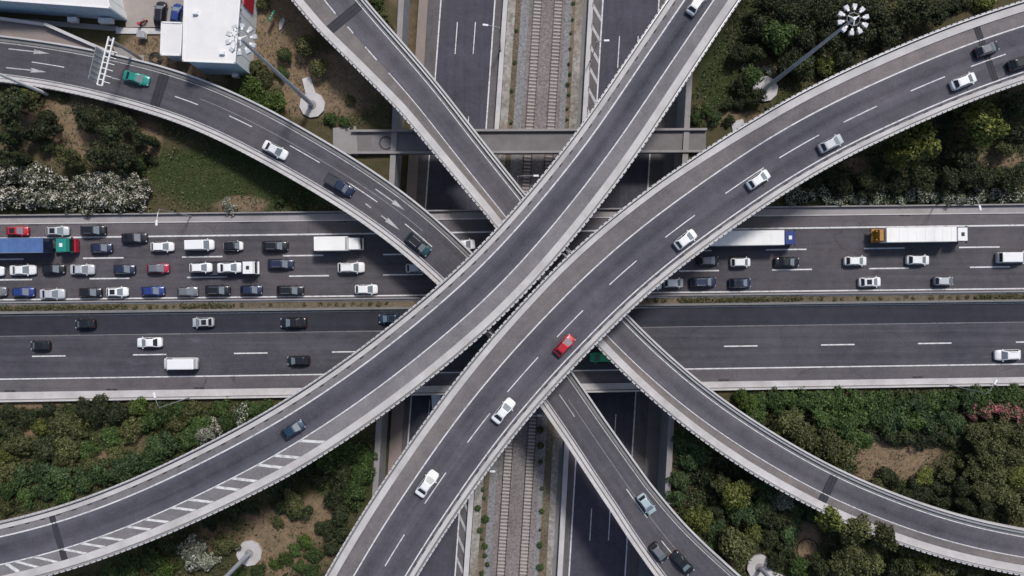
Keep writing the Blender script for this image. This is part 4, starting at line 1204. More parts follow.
def lorry(px0, px1, py, label, trailer_mat, cab_paint, tail=None, deflector=None, front=None, h=3.9, w=2.5, cabh=3.3, gap=0.65, z0_=3.6, z1_=3.2):
    """articulated lorry: px0 tail, px1 nose in pixels at roof height, heading east"""
    zr = 3.6
    a, b = P(px0, py, z0_), P(px1, py, z1_)
    a = (a[0], P(0, py, zr)[1])
    L = b[0] - a[0]
    r = thing('articulated_lorry', label, 'lorry', ((a[0] + b[0]) / 2, a[1], 0.003), E)
    x0, x1 = -L / 2, L / 2
    tb = x1 - 2.05 - gap
    zb = 1.25
    tlx = x0 + (1.5 if tail else 0)
    mb = MB(); mb.box(((tlx + tb) / 2, 0, (zb + h) / 2), (tb - tlx, w, h - zb)); tr = mb.build('trailer_box', trailer_mat, r, 0.04)
    for k in range(int((tb - tlx) / 1.5)):
        x = tlx + 0.75 + k * 1.5
        MB().box((x, 0, h + 0.012), (0.07, w * 0.985, 0.035)).build('roof_rib', trailer_mat, tr)
    for s in (-1, 1):
        MB().box(((tlx + tb) / 2, s * (w / 2 + .02), h - 0.06), (tb - tlx, 0.06, 0.14)).build('roof_edge', M['steel'], tr)
    MB().box(((x0 + tb) / 2, 0, 1.05), (tb - x0, 0.9, 0.34)).build('chassis', M['bed'], r)
    MB().box((x1 - 2.4, 0, 0.85), (3.9, 0.85, 0.3)).build('tractor_frame', M['bed'], r)
    if tail:
        mb = MB(); mb.box((x0 + 0.75, 0, 1.5), (1.5, w * 0.96, 0.3)); mb.build('tail_platform', tail, r)
        mb = MB(); mb.box((x0 + 0.95, 0, 2.5), (0.9, w * 0.86, 1.7), tx=0.8, ty=0.9); mb.build('tail_forklift', tail, r, 0.05)
        for s in (-1, 1): 
            mb = MB(); mb.box((x0 + 0.3, s * 0.75, 2.2), (0.22, 0.22, 1.4)); mb.build('mast_post', M['yellow'], r)
    for k in range(3): wheelset(r, tlx + 1.6 + k * 1.32, w)
    wheelset(r, x1 - 3.4, w); wheelset(r, x1 - 0.95, w, dual=False)
    for s in (-1, 1):
        MB().box((tlx + 0.02 if not tail else x0 + .02, s * w * 0.42, 1.05), (0.08, 0.35, 0.16)).build('tail_light', M['lamp_r'], r)
        mb = MB(); mb.tube((x1 - 3.0, s * 0.95, 0.75), (x1 - 2.05, s * 0.95, 0.75), 0.28, 0.28, 12); mb.build('fuel_tank', M['steel'], r)
    cabover(r, x1, w * 0.97, cabh, cab_paint, deflector, front)
    if front: MB().box((tb + 0.04, 0, (zb + h) / 2), (0.08, w * 0.97, h - zb - 0.1)).build('headboard', PM['navy'], r)  # navy board added so the gap behind the cab looks dark
    MB().box((x1 - 2.35, 0, 1.6), (0.2, w * 0.6, 1.0)).build('air_lines', M['plastic'], r)
    return r
lorry(-38, 75, 245.5, 'blue tarpaulin lorry with teal cab and red nose at left photo edge', M['tarp_b'], PM['teal'], front=PM['red'], gap=1.9, h=3.9, z1_=1.2)
lorry(698, 797, 238, 'long white trailer lorry with blue cab coming from under the flyover', M['tarp_w'], PM['blue'], gap=0.4)
lorry(872, 969.5, 234.5, 'long white trailer lorry with ochre tail and white cab', M['tarp_w'], PM['white'], tail=M['yellow'], gap=0.6, z0_=1.8)
# white box truck
a, b = P(314, 243.5, 3.4), P(362, 243.5, 1.4)
bt = thing('box_truck', 'white box truck in the top lane near the left ramp', 'truck', ((a[0] + b[0]) / 2, a[1], 0.003), E)
L = b[0] - a[0]; x0, x1 = -L / 2, L / 2
MB().box(((x0 + x1 - 2.1) / 2, 0, 2.3), (x1 - 2.1 - x0, 2.45, 2.5)).build('cargo_box', M['tarp_w'], bt, 0.05)
MB().box((x1 - 2.32, 0, 3.57), (0.35, 2.2, 0.03)).build('roof_panel', M['steel'], bt)
MB().box((-0.2, 0, 0.85), (L - 1.2, 0.85, 0.3)).build('chassis', M['bed'], bt)
cabover(bt, x1, 2.15, 2.75, PM['white'], deflector=None, hatch=False)
wheelset(bt, x0 + 1.6, 2.4, 0.45); wheelset(bt, x1 - 1.0, 2.2, 0.45, dual=False)
for s in (-1, 1): MB().box((x0 + 0.0, s * 1.0, 0.95), (0.08, 0.3, 0.16)).build('tail_light', M['lamp_r'], bt)
# recovery truck with two white cars on it
a, b = P(190, 268.2, 1.2), P(257, 268.2, 1.4)
ct = thing('car_transporter', 'recovery truck with dark bed and white cab carrying two white cars', 'truck', ((a[0] + b[0]) / 2, a[1], 0.003), E)
L = b[0] - a[0]; x0, x1 = -L / 2, L / 2
MB().box(((x0 + x1 - 2.1) / 2 + 0.3, 0, 1.05), (x1 - 2.2 - x0 - 0.6, 2.3, 0.14)).build('load_bed', M['bed'], ct, 0.02)
for s in (-1, 1): MB().box(((x0 + x1) / 2 - 0.7, s * 1.17, 1.16), (L - 3.1, 0.08, 0.22)).build('side_rail', PM['navy'], ct)
MB().box((x1 - 2.35, 0, 1.7), (0.15, 2.2, 1.3)).build('headboard', PM['navy'], ct)
MB().box((0, 0, 0.80), (L - 1.4, 0.85, 0.3)).build('chassis', M['bed'], ct)
cabover(ct, x1, 2.25, 2.7, PM['white'])
wheelset(ct, x0 + 2.4, 2.3, 0.42); wheelset(ct, x0 + 3.5, 2.3, 0.42); wheelset(ct, x1 - 1.0, 2.2, 0.42, dual=False)
for i, px in enumerate((200.5, 230)):
    c = P(px, 267.9, 1.9)
    r = put_car(px, 267.7, 1.125, E, 'hatch' if i == 0 else 'sedan', 'white', ['white hatchback riding at the rear of the recovery truck', 'white sedan riding directly behind the recovery truck cab'][i], 'cars on the recovery truck')
# ------------------------------------------------------------------ vegetation
def leaf_cloud(centres, radii, n, size, rng, up=0.35, squash=0.85, shell=0.28):
    """n rhombic leaf sprays spread through the outer part of a group of lobes"""
    centres = np.asarray(centres, float); radii = np.asarray(radii, float)
    pr = radii ** 2; pr /= pr.sum()
    k = rng.choice(len(radii), n, p=pr)
    d = rng.normal(size=(n, 3)); d[:, 2] = np.where(d[:, 2] < -0.2, -d[:, 2] * 0.7, d[:, 2])
    d /= np.linalg.norm(d, axis=1)[:, None]
    r = radii[k] * (1 - shell * rng.random(n) ** 1.5 + 0.10 * rng.normal(size=n))
    c = centres[k] + d * r[:, None] * np.array([1, 1, squash])
    nrm = d + rng.normal(scale=0.55, size=(n, 3)); nrm[:, 2] += up
    nrm /= np.linalg.norm(nrm, axis=1)[:, None]
    a = np.cross(nrm, rng.normal(size=(n, 3))); a /= np.linalg.norm(a, axis=1)[:, None]
    b = np.cross(nrm, a)
    s = size * rng.uniform(0.55, 1.35, n)[:, None]
    fold = nrm * s * 0.25
    v = np.stack([c + a * s, c + b * s * 0.55 - fold, c - a * s, c - b * s * 0.55 - fold], 1).reshape(-1, 3)
    f = np.arange(n * 4).reshape(n, 4)
    return v, f
def np_mesh(name, v, f, mat):
    me = bpy.data.meshes.new(name)
    me.vertices.add(len(v)); me.vertices.foreach_set("co", v.astype(np.float32).ravel())
    nf = len(f); me.loops.add(nf * 4); me.loops.foreach_set("vertex_index", f.astype(np.int32).ravel())
    me.polygons.add(nf); me.polygons.foreach_set("loop_start", np.arange(0, nf * 4, 4, dtype=np.int32))
    try: me.polygons.foreach_set("loop_total", np.full(nf, 4, np.int32))
    except Exception: pass
    me.update(); me.validate()
    if mat: me.materials.append(mat)
    return me
def crown_mesh(kind, var, form):
    """unit-ish crown: plan radius 1"""
    rng = np.random.default_rng(abs(hash((kind, var, form))) % 99991 if False else (sum(map(ord, kind + form)) * 131 + var * 977))
    if form == 'cypress':
        cs, rs = [], []
        for i in range(14):
            t = i / 13; rr = 1.0 * (1 - t) ** 0.75 * (0.6 + 0.4 * min(1, t * 6)) + 0.12
            cs.append((rng.normal(scale=.08), rng.normal(scale=.08), 0.7 + t * 7.5)); rs.append(rr)
        v, f = leaf_cloud(cs, rs, 2600, 0.20, rng, squash=1.3)
    else:
        nl = {'tree': 17, 'shrub': 14, 'ball': 1}[form]
        cs, rs = [], []
        if form == 'ball':
            cs, rs = [(0, 0, 0.8)], [0.92]
        else:
            hgt = 1.45 if form == 'tree' else 0.62
            for i in range(nl):
                a = 2.399 * i + rng.uniform(-.5, .5); q = 0.78 * math.sqrt((i + 0.3) / nl) * rng.uniform(0.65, 1.2)
                z = hgt * (1.0 - 0.55 * q * q) + rng.normal(scale=.14)
                cs.append((q * math.cos(a), q * math.sin(a), z)); rs.append(rng.uniform(0.15, 0.46))
            cs.append((0, 0, hgt * 0.8)); rs.append(0.55)
        n = {'tree': 2300, 'shrub': 1900, 'ball': 900}[form]
        v, f = leaf_cloud(cs, rs, n, {'tree': 0.078, 'shrub': 0.082, 'ball': 0.10}[form], rng)
    return np_mesh('crown', v, f, LEAF[kind])
def trunk_mesh(form):
    mb = MB()
    if form == 'cypress':
        mb.tube((0, 0, -0.1), (0, 0, 7), 0.16, 0.04, 8)
    else:
        h = {'tree': 1.1, 'shrub': 0.5, 'ball': 0.7}[form]
        mb.tube((0, 0, -0.08), (0.02, 0.01, h * 0.55), 0.075, 0.05, 8)
        for i in range(5):
            a = 2 * math.pi * i / 5 + 0.4
            mb.tube((0.02, 0.01, h * 0.5), (0.42 * math.cos(a), 0.42 * math.sin(a), h * (0.95 + 0.1 * (i % 2))), 0.038, 0.014, 6)
    return mb.mesh('trunk', M['bark'])
CM, TM = {}, {}
REG = {
 'V1': 'on the slope below the left ramp', 'V1o': 'in the hedge above the left jam', 'V2': 'on dry ground between the two ramps', 'V3': 'on the strip left of the sunken motorway',
 'V4': 'in the thicket between the upper right flyovers', 'V5': 'below the upper right flyover curve', 'V6': 'between lower right motorway and curving ramp', 'V7': 'in the grove below the curving ramp',
 'V8': 'between lower left motorway and hatched flyover', 'V9': 'between the two flyovers, lower left'}
PLANTS = []
def plants(reg, form, lst):
    for it in lst:
        PLANTS.append((reg, form) + it)
plants('V1', 'tree', [(9,107,19,'dark'),(44,130,13,'dark'),(50,118,9,'dark'),(87,116,12,'dark'),(109,118,11,'dark'),(126,123,10,'dark'),(110,133,13,'dark'),(138,138,8,'dark'),(100,155,14,'dark'),(124,158,14,'dark'),(70,158,11,'olive'),(78,162,8,'olive'),(4,157,9,'dark'),(17,158,8,'dark'),(95,125,9,'dark'),(45,145,8,'dark')])
plants('V1', 'shrub', [(23,95,9,'yellow'),(33,94,7,'olive'),(60,95,6,'olive'),(58,148,6,'olive'),(148,158,7,'dark'),(140,165,7,'mid'),(228,207,8,'grey'),(300,205,7,'mid'),(280,200,6,'mid')])
plants('V1', 'cypress', [(36,138,5.5,'dark'),(16,141,6,'dark'),(156,143,5,'dark'),(30,160,5,'dark')])
plants('V1o', 'shrub', [(x, y, r, 'white') for x, y, r in ((2,178,13),(17,174,11),(33,177,13),(49,181,12),(66,188,10),(83,184,11),(100,182,12),(117,181,12),(131,184,12),(143,190,9),(3,199,12),(19,197,13),(36,198,13),(53,199,12),(70,200,12),(87,200,12),(104,199,12),(120,199,12),(136,200,11))])
plants('V2', 'ball', [(284,55,7,'mid'),(306,47,9.5,'olive'),(318,68,8.5,'olive')])
plants('V2', 'shrub', [(253,67,9,'olive'),(265,77,11,'olive'),(252,86,12,'lush'),(262,102,13,'lush'),(277,104,11,'lush'),(270,92,8,'olive'),(281,73,7,'mid'),(262,2,8,'olive'),(350,100,5,'olive'),(244,92,8,'mid'),(330,118,7,'mid'),(376,4,8,'lush'),(383,14,6,'olive'),(389,28,5,'olive'),(345,122,6,'mid')])
plants('V3', 'shrub', [(413,4,6,'mid'),(414,17,6,'lush'),(415,30,6,'mid'),(417,43,5.5,'mid'),(419,55,5,'lush'),(412,-6,6,'mid')])
plants('V4', 'tree', [(782,14,15,'dark'),(779,37,16,'mid'),(759,25,12,'dark'),(802,41,14,'dark'),(823,19,15,'dark'),(825,41,13,'dark'),(752,76,11,'mid'),(741,83,9,'dark'),(870,14,15,'dark'),(890,31,13,'dark'),(912,10,15,'dark'),(858,38,14,'dark'),(935,14,12,'dark'),(845,57,11,'dark'),(842,4,13,'dark'),(800,14,13,'dark'),(805,66,12,'dark'),(765,6,12,'dark'),(740,52,9,'dark'),(757,52,11,'dark'),(755,96,9,'dark'),(790,62,12,'dark')])
plants('V4', 'shrub', [(826,67,11,'yellow'),(836,62,7,'yellow'),(985,2,9,'yellow'),(970,-2,9,'olive'),(955,5,8,'dark'),(716,118,7,'blue'),(708,112,6,'mid'),(695,118,6,'mid'),(728,104,7,'dark'),(740,104,8,'dark'),(770,70,6,'fleck'),(748,68,6,'fleck'),(730,120,6,'dark')])
plants('V5', 'tree', [(925,140,21,'yellow'),(905,156,11,'yellow'),(988,119,21,'yellow'),(965,158,14,'dark'),(1012,104,14,'dark'),(1018,134,13,'dark'),(958,106,12,'dark'),(945,118,10,'dark'),(882,166,12,'dark'),(985,178,12,'dark'),(1012,178,12,'dark'),(950,180,12,'dark'),(920,178,12,'dark'),(898,182,11,'dark'),(870,184,12,'dark'),(842,184,11,'dark'),(1005,150,9,'olive'),(968,176,10,'dark')])
plants('V5', 'shrub', [(x, y, 7, 'fleck') for x, y in ((790,200),(801,197),(812,194),(822,190),(796,193),(840,199),(851,197),(862,198),(874,199),(884,197),(900,199),(911,196),(922,197),(933,197),(971,198),(982,196),(993,195),(1005,196),(1016,195),(948,199),(960,198),(978,187),(830,199))] + [(930,186,8,'olive'),(815,183,8,'dark'),(828,176,8,'dark')])
plants('V6', 'shrub', [(740,398,9,'lush'),(750,405,10,'lush'),(762,400,10,'mid'),(758,416,10,'mid'),(775,401,11,'mid'),(790,400,11,'mid'),(806,402,12,'mid'),(822,401,12,'mid'),(838,402,12,'mid'),(854,402,12,'mid'),(870,403,12,'mid'),(886,403,12,'mid'),(902,403,12,'mid'),(918,402,12,'blue'),(934,403,12,'mid'),(950,402,12,'mid'),(966,400,12,'blue'),(982,397,11,'mid'),(998,396,11,'mid'),(1014,396,11,'mid'),
  (862,418,12,'mid'),(878,420,13,'mid'),(894,420,13,'blue'),(910,421,13,'mid'),(926,421,13,'blue'),(942,419,12,'blue'),(956,424,12,'blue'),(890,434,11,'dark'),(906,437,12,'dark'),(922,437,12,'dark'),(938,436,11,'dark'),(870,434,10,'dark'),(952,440,10,'dark')])
plants('V6', 'shrub', [(972,412,9,'pink'),(986,411,10,'pink'),(1000,408,10,'pink'),(1013,413,10,'pink'),(1026,416,9,'pink')])
plants('V6', 'tree', [(788,420,13,'olive'),(805,438,15,'olive'),(826,443,15,'olive'),(843,452,14,'olive'),(845,428,14,'mid'),(825,420,13,'mid'),(778,428,9,'olive'),(860,440,11,'mid'),(978,434,13,'olive'),(998,432,13,'olive'),(1016,434,13,'olive'),(988,452,14,'olive'),(1008,455,14,'olive'),(975,468,12,'olive'),(994,474,13,'olive'),(1015,476,12,'yellow'),(1024,495,10,'olive'),(1003,495,12,'olive'),(980,490,12,'olive'),(960,488,10,'dark'),(1018,510,11,'olive'),(985,508,11,'dark'),(965,505,9,'dark')])
plants('V6', 'shrub', [(885,475,10,'dark'),(895,482,8,'dark'),(877,483,7,'olive'),(925,477,9,'yellow'),(946,474,9,'olive'),(938,488,8,'dark'),(915,486,8,'dark'),(925,497,9,'dark'),(945,502,9,'dark'),(908,495,7,'dark')])
plants('V7', 'tree', [(735,493,16,'yellow'),(698,521,15,'yellow'),(737,545,17,'olive'),(752,536,11,'yellow'),(722,485,11,'olive'),(836,523,15,'yellow'),(860,533,16,'olive'),(850,552,14,'olive'),(888,539,14,'olive'),(905,545,13,'olive'),(925,556,14,'yellow'),(948,564,13,'olive'),(972,570,12,'olive'),(866,562,15,'olive'),(840,566,13,'olive'),(900,570,14,'dark'),(930,578,12,'olive'),(1000,582,10,'olive'),(820,566,10,'dark')])
plants('V7', 'shrub', [(688,440,13,'blue'),(704,452,13,'blue'),(690,462,12,'blue'),(680,480,11,'blue'),(706,472,12,'dark'),(720,458,12,'dark'),(736,468,13,'dark'),(752,480,12,'dark'),(766,492,13,'blue'),(782,502,12,'grey'),(796,512,11,'blue'),(760,508,13,'blue'),(776,520,13,'dark'),(790,532,12,'blue'),(770,538,12,'dark'),(786,552,12,'dark'),(715,510,11,'dark'),(718,530,11,'blue'),(800,566,11,'mid'),(775,562,10,'dark'),(712,548,10,'blue'),(722,562,9,'dark'),(812,512,8,'blue'),(676,498,9,'blue'),(800,498,9,'dark'),(742,515,12,'blue')])
plants('V8', 'shrub', [(10,415,11,'dark'),(26,418,10,'dark'),(46,411,8,'dark'),(38,428,8,'yellow'),(60,424,13,'olive'),(76,430,13,'olive'),(98,411,13,'dark'),(116,413,13,'dark'),(84,410,10,'dark'),(138,408,9,'lush'),(150,421,11,'mid'),(110,437,11,'mid'),(131,430,12,'olive'),(20,445,14,'olive'),(44,450,14,'dark'),(68,446,14,'olive'),(4,456,10,'yellow'),(40,470,13,'blue'),(60,476,14,'blue'),(20,478,12,'blue'),(80,481,12,'blue'),(101,475,13,'blue'),(120,470,12,'blue'),(133,464,11,'blue'),(150,458,12,'blue'),(157,445,11,'blue'),(170,443,12,'blue'),(186,440,11,'mid'),(175,425,11,'olive'),(165,413,11,'mid'),(190,412,10,'olive'),(204,434,10,'grey'),(215,428,9,'white'),(200,425,10,'mid'),(228,421,9,'mid'),(240,414,9,'fleck'),(252,410,8,'mid'),(268,405,7,'mid'),(8,490,12,'mid'),(25,497,10,'mid'),(45,492,12,'blue'),(65,493,10,'mid'),(5,508,9,'olive'),(90,465,11,'olive'),(115,452,10,'olive'),(5,430,11,'dark'),(60,460,12,'olive'),(5,470,11,'olive'),(85,452,11,'mid'),(180,408,8,'mid'),(220,408,9,'mid')])
plants('V9', 'shrub', [(193,553,15,'grey'),(205,562,11,'grey'),(226,545,12,'olive'),(182,530,10,'dark'),(212,520,10,'dark'),(232,512,11,'dark'),(250,505,10,'dark'),(150,560,12,'mid'),(130,568,12,'mid'),(110,574,10,'mid'),(165,572,11,'lush'),(170,548,10,'dark'),(148,545,8,'dark'),(294,503,13,'olive'),(300,512,10,'dark'),(280,505,9,'dark'),(330,458,15,'mid'),(348,452,13,'mid'),(342,474,15,'dark'),(354,492,14,'mid'),(336,496,13,'dark'),(340,514,12,'dark'),(365,458,10,'mid'),(362,475,12,'mid'),(310,470,12,'dark'),(292,478,12,'dark'),(276,488,11,'dark'),(326,530,10,'dark'),(331,549,8,'dark'),(306,541,8,'lush'),(294,550,7,'mid'),(284,558,7,'lush'),(314,556,8,'mid'),(300,568,7,'mid'),(312,572,8,'mid'),(278,523,6,'olive'),(274,565,6,'lush'),(343,535,9,'dark'),(258,572,8,'mid'),(240,574,7,'mid'),(320,478,10,'dark')])
ORDS = ORD + ['thirteenth', 'fourteenth', 'fifteenth', 'sixteenth', 'seventeenth', 'eighteenth', 'nineteenth', 'twentieth']
grp_ = {}
for it in PLANTS: grp_.setdefault((it[0], it[1], it[5]), []).append(it)
where_ = {}
for k_, lst_ in grp_.items():
    if len(lst_) == 1: where_[lst_[0]] = ''; continue
    ymed = sorted(i[3] for i in lst_)[len(lst_) // 2]
    rows_ = [('', lst_)] if len(lst_) <= 5 else [(' upper row,', [i for i in lst_ if i[3] < ymed]), (' lower row,', [i for i in lst_ if i[3] >= ymed])]
    for nm_, rw_ in rows_:
        for q_, i in enumerate(sorted(rw_, key=lambda t_: t_[2])): where_[i] = f",{nm_} {ORDS[q_]} from left,"
cnts = {k_: len(v_) for k_, v_ in grp_.items()}
FN = {'tree': 'tree', 'shrub': 'shrub', 'ball': 'rounded bush', 'cypress': 'slender cypress'}
rs = random.Random(5)
for reg, form, px, py, r, kind in PLANTS:
    rm = r * 1.17 / 5.75
    if form == 'cypress': rm = r / 5.6
    zmid = {'tree': rm * 1.1, 'shrub': rm * 0.5, 'ball': rm * 0.7, 'cypress': 0.5}[form]
    tall = 1.0
    if (reg, px) in (('V7', 836), ('V7', 860), ('V7', 888), ('V5', 925), ('V5', 988), ('V5', 905)):
        tall = 9.5 / (1.75 * rm); zmid = 8.6
    x, y, _ = P(px, py, zmid)
    g = float(gz(x, y))
    if wall_l(y) - 0.3 < x < wall_r(y) + 0.3: 
        continue
    n = cnts[(reg, form, kind)]
    lab = f"{LEAFNAME[kind]} {FN[form]}{where_[(reg, form, px, py, r, kind)]} {REG[reg]}"
    t = thing({'tree': 'broadleaf_tree', 'shrub': 'shrub', 'ball': 'clipped_bush', 'cypress': 'cypress_tree'}[form], lab, 'tree' if form in ('tree', 'cypress') else 'shrub', (x, y, g), rs.uniform(0, 6.28),
              f"{LEAFNAME[kind]} {FN[form]}s {REG[reg]}" if n > 1 else None)
    var = rs.randrange(3)
    key = (kind, var, form)
    if key not in CM: CM[key] = crown_mesh(kind, var, form)
    if form not in TM: TM[form] = trunk_mesh(form)
    c = link('crown', CM[key], t); k = link('trunk', TM[form], t)
    sz = rm * rs.uniform(0.9, 1.15) if tall == 1.0 else rm * tall
    ax_ = rs.uniform(0.84, 1.18)
    for o in (c, k): o.scale = (rm * ax_, rm / ax_, sz)
    if form == 'cypress':
        for o in (c, k): o.scale = (rm * 0.95, rm * 0.95, 1.05)

# ground cover that nobody could count
rngc = np.random.default_rng(3)
VEG = {
 'V1': [(-20,84),(60,94),(110,102),(160,115),(210,133),(260,160),(310,188),(350,213),(-20,214)],
 'V2': [(258,-8),(290,14),(330,52),(385,104),(408,128),(335,126),(300,118),(262,100),(246,76)],
 'V4': [(745,-10),(1010,-10),(950,17),(890,43),(830,73),(770,108),(722,126),(690,126),(690,100)],
 'V5': [(1044,85),(1044,203),(775,206),(800,188),(870,147),(920,125),(980,100)],
 'V6': [(728,392),(1044,387),(1044,530),(955,515),(893,495),(830,465),(775,430)],
 'V7': [(674,424),(700,440),(770,486),(820,510),(910,545),(1044,578),(1044,592),(740,592),(700,545),(672,505)],
 'V8': [(-20,404),(285,401),(256,418),(175,460),(112,486),(50,508),(-20,522)],
 'V9': [(60,582),(200,524),(256,499),(365,434),(374,432),(372,482),(322,592),(60,592)]}
VEG['V10'] = [(118, 37), (161, 36), (164, 56), (205, 78), (236, 84), (258, 104), (225, 92), (190, 76), (150, 62)]
BLOBS += [(160, 55, 60, 26, 1, 0.95), (215, 84, 40, 14, 1, 0.6)]
def mask_at(px, py, c):
    m = np.zeros(px.shape)
    for bx, by, rx, ry, ch, w in BLOBS:
        if ch == c: m = np.maximum(m, w * np.clip(1.35 - ((px - bx) / rx) ** 2 - ((py - by) / ry) ** 2, 0, 1))
    return m
def cover(name, regs, dens, size, zmax, mat, label, want, cat):
    Vv, Ff, base = [], [], 0
    for rg in regs:
        poly = VEG[rg]
        xs = [p[0] for p in poly]; ys = [p[1] for p in poly]
        area = (max(xs) - min(xs)) * (max(ys) - min(ys)) / 31.4
        n = int(area * dens)
        px = rngc.uniform(min(xs), max(xs), n); py = rngc.uniform(min(ys), max(ys), n)
        keep = inpoly(px, py, poly)
        px, py = px[keep], py[keep]
        x = (px - CX) * CAMH / FPX; y = (CY - py) * CAMH / FPX
        clump = 0.5 + 0.5 * np.sin(x * 0.9 + 1.7 * np.sin(y * 0.5)) * np.sin(y * 1.1 + 1.3 * np.sin(x * 0.37)) 
        clump = 0.6 * clump + 0.4 * (0.5 + 0.5 * np.sin(x * 2.3 + y * 1.1) * np.sin(y * 2.9 - x * 0.7))
        keep = (rngc.random(len(px)) < want(mask_at(px, py, 0), mask_at(px, py, 1), clump)) & ~((x > wall_l(y) - 0.6) & (x < wall_r(y) + 0.6))
        for mx_, my_ in ((312.5, 105), (764.8, 89), (249.5, 553), (759.5, 567)):
            keep &= np.hypot(px - mx_, py - my_) > 15
        x, y, clump = x[keep], y[keep], clump[keep]
        n = len(x)
        if n == 0: continue
        z = gz(x, y) + 0.05 + zmax * clump * rngc.random(n)
        nrm = rngc.normal(scale=0.6, size=(n, 3)); nrm[:, 2] += 0.9; nrm /= np.linalg.norm(nrm, axis=1)[:, None]
        a = np.cross(nrm, rngc.normal(size=(n, 3))); a /= np.linalg.norm(a, axis=1)[:, None]
        b = np.cross(nrm, a); s = size * rngc.uniform(.5, 1.4, n)[:, None]
        c = np.stack([x, y, z], 1)
        v = np.stack([c + a * s, c + b * s * .5, c - a * s, c - b * s * .5], 1).reshape(-1, 3)
        Vv.append(v); Ff.append(np.arange(n * 4).reshape(n, 4) + base); base += n * 4
    o = link(name, np_mesh(name, np.concatenate(Vv), np.concatenate(Ff), mat))
    return tag(o, label, cat, kind='stuff')
M['grass'] = m_leaf('grass_blades', [(0.022, 0.044, 0.010), (0.042, 0.072, 0.018), (0.086, 0.110, 0.038)])
M['weed'] = m_leaf('dry_weeds', [(0.05, 0.048, 0.022), (0.095, 0.085, 0.045), (0.17, 0.14, 0.085)])
cover('grass', list(VEG), 16, 0.16, 0.16, M['grass'], 'short green grass on the slopes around the roads', lambda g, d, c: np.clip(0.10 + 0.9 * g - 0.7 * d, 0, 1), 'grass')
cover('undergrowth', list(VEG), 17, 0.21, 1.0, LEAF['olive'], 'low olive undergrowth between the shrubs', lambda g, d, c: np.clip((c - 0.42) * 3.0, 0, 1) * np.clip(1 - 0.95 * g - 1.0 * d, 0, 1), 'undergrowth')
cover('undergrowth', ['V4', 'V5', 'V6', 'V7', 'V8', 'V9'], 17, 0.25, 1.6, LEAF['dark'], 'dark leafy undergrowth below the trees', lambda g, d, c: np.clip((0.62 - c) * 3.0, 0, 1) * np.clip(1 - 0.9 * g - 1.2 * d, 0, 1), 'undergrowth')
cover('undergrowth', ['V6', 'V7', 'V8', 'V5'], 9, 0.25, 1.4, LEAF['mid'], 'mid green leafy undergrowth among the shrubs', lambda g, d, c: np.clip((0.75 - c) * 2.0, 0, 1) * np.clip(1 - 0.6 * g - 1.2 * d, 0, 1), 'undergrowth')
cover('dry_weeds', list(VEG), 9, 0.15, 0.25, M['weed'], 'dry straw-coloured weeds on bare soil', lambda g, d, c: np.clip(0.75 * d + 0.10, 0, 1) * np.clip(c * 1.5, 0, 1), 'weeds')
# median planting
cs, rr = [], []
rm_ = random.Random(9)
x = -60.0
while x < 1090:
    dense = (x < 125) or (180 < x < 232) or (672 < x < 800) or (972 < x)
    if not (395 < x < 640):
        y0 = 308.2 + (296.4 - 308.2) * x / 1024
        p = P(x, y0 + rm_.uniform(-1, 1), 0.3)
        if dense or rm_.random() < 0.75:
            cs.append((p[0], p[1], 0.35)); rr.append(rm_.uniform(0.42, 0.62) if dense else rm_.uniform(0.28, 0.5))
    x += rm_.uniform(3.0, 4.2) if dense else rm_.uniform(6.5, 10)
v, f = leaf_cloud(cs, rr, 7000, 0.13, np.random.default_rng(4))
tag(link('median_planting', np_mesh('median_planting', v, f, LEAF['olive'])), 'low green planting along the motorway median', 'planting', kind='stuff')
# tufts along the railway
cs, rr = [], []
for a, lo, hi, sp in (((573.5, 541), -20, 130, 13), ((519, 480), 30, 130, 26), ((478, 478), 430, 590, 9), ((541, 541), 430, 590, 21)):
    y = lo
    while y < hi:
        px = a[0] + (a[1] - a[0]) * y / 576 + rm_.uniform(-1, 1) + (rm_.uniform(0, 10) if a[0] == 478 else 0)
        p = P(px, y, ZN + 0.3); cs.append((p[0], p[1], ZN + 0.25)); rr.append(rm_.uniform(0.25, 0.75 if lo > 400 else 0.4))
        y += sp * rm_.uniform(0.7, 1.3)
v, f = leaf_cloud(cs, rr, 5200, 0.12, np.random.default_rng(8))
tag(link('trackside_weeds', np_mesh('trackside_weeds', v, f, LEAF['mid'])), 'small weed tufts beside the railway tracks', 'weeds', kind='stuff')

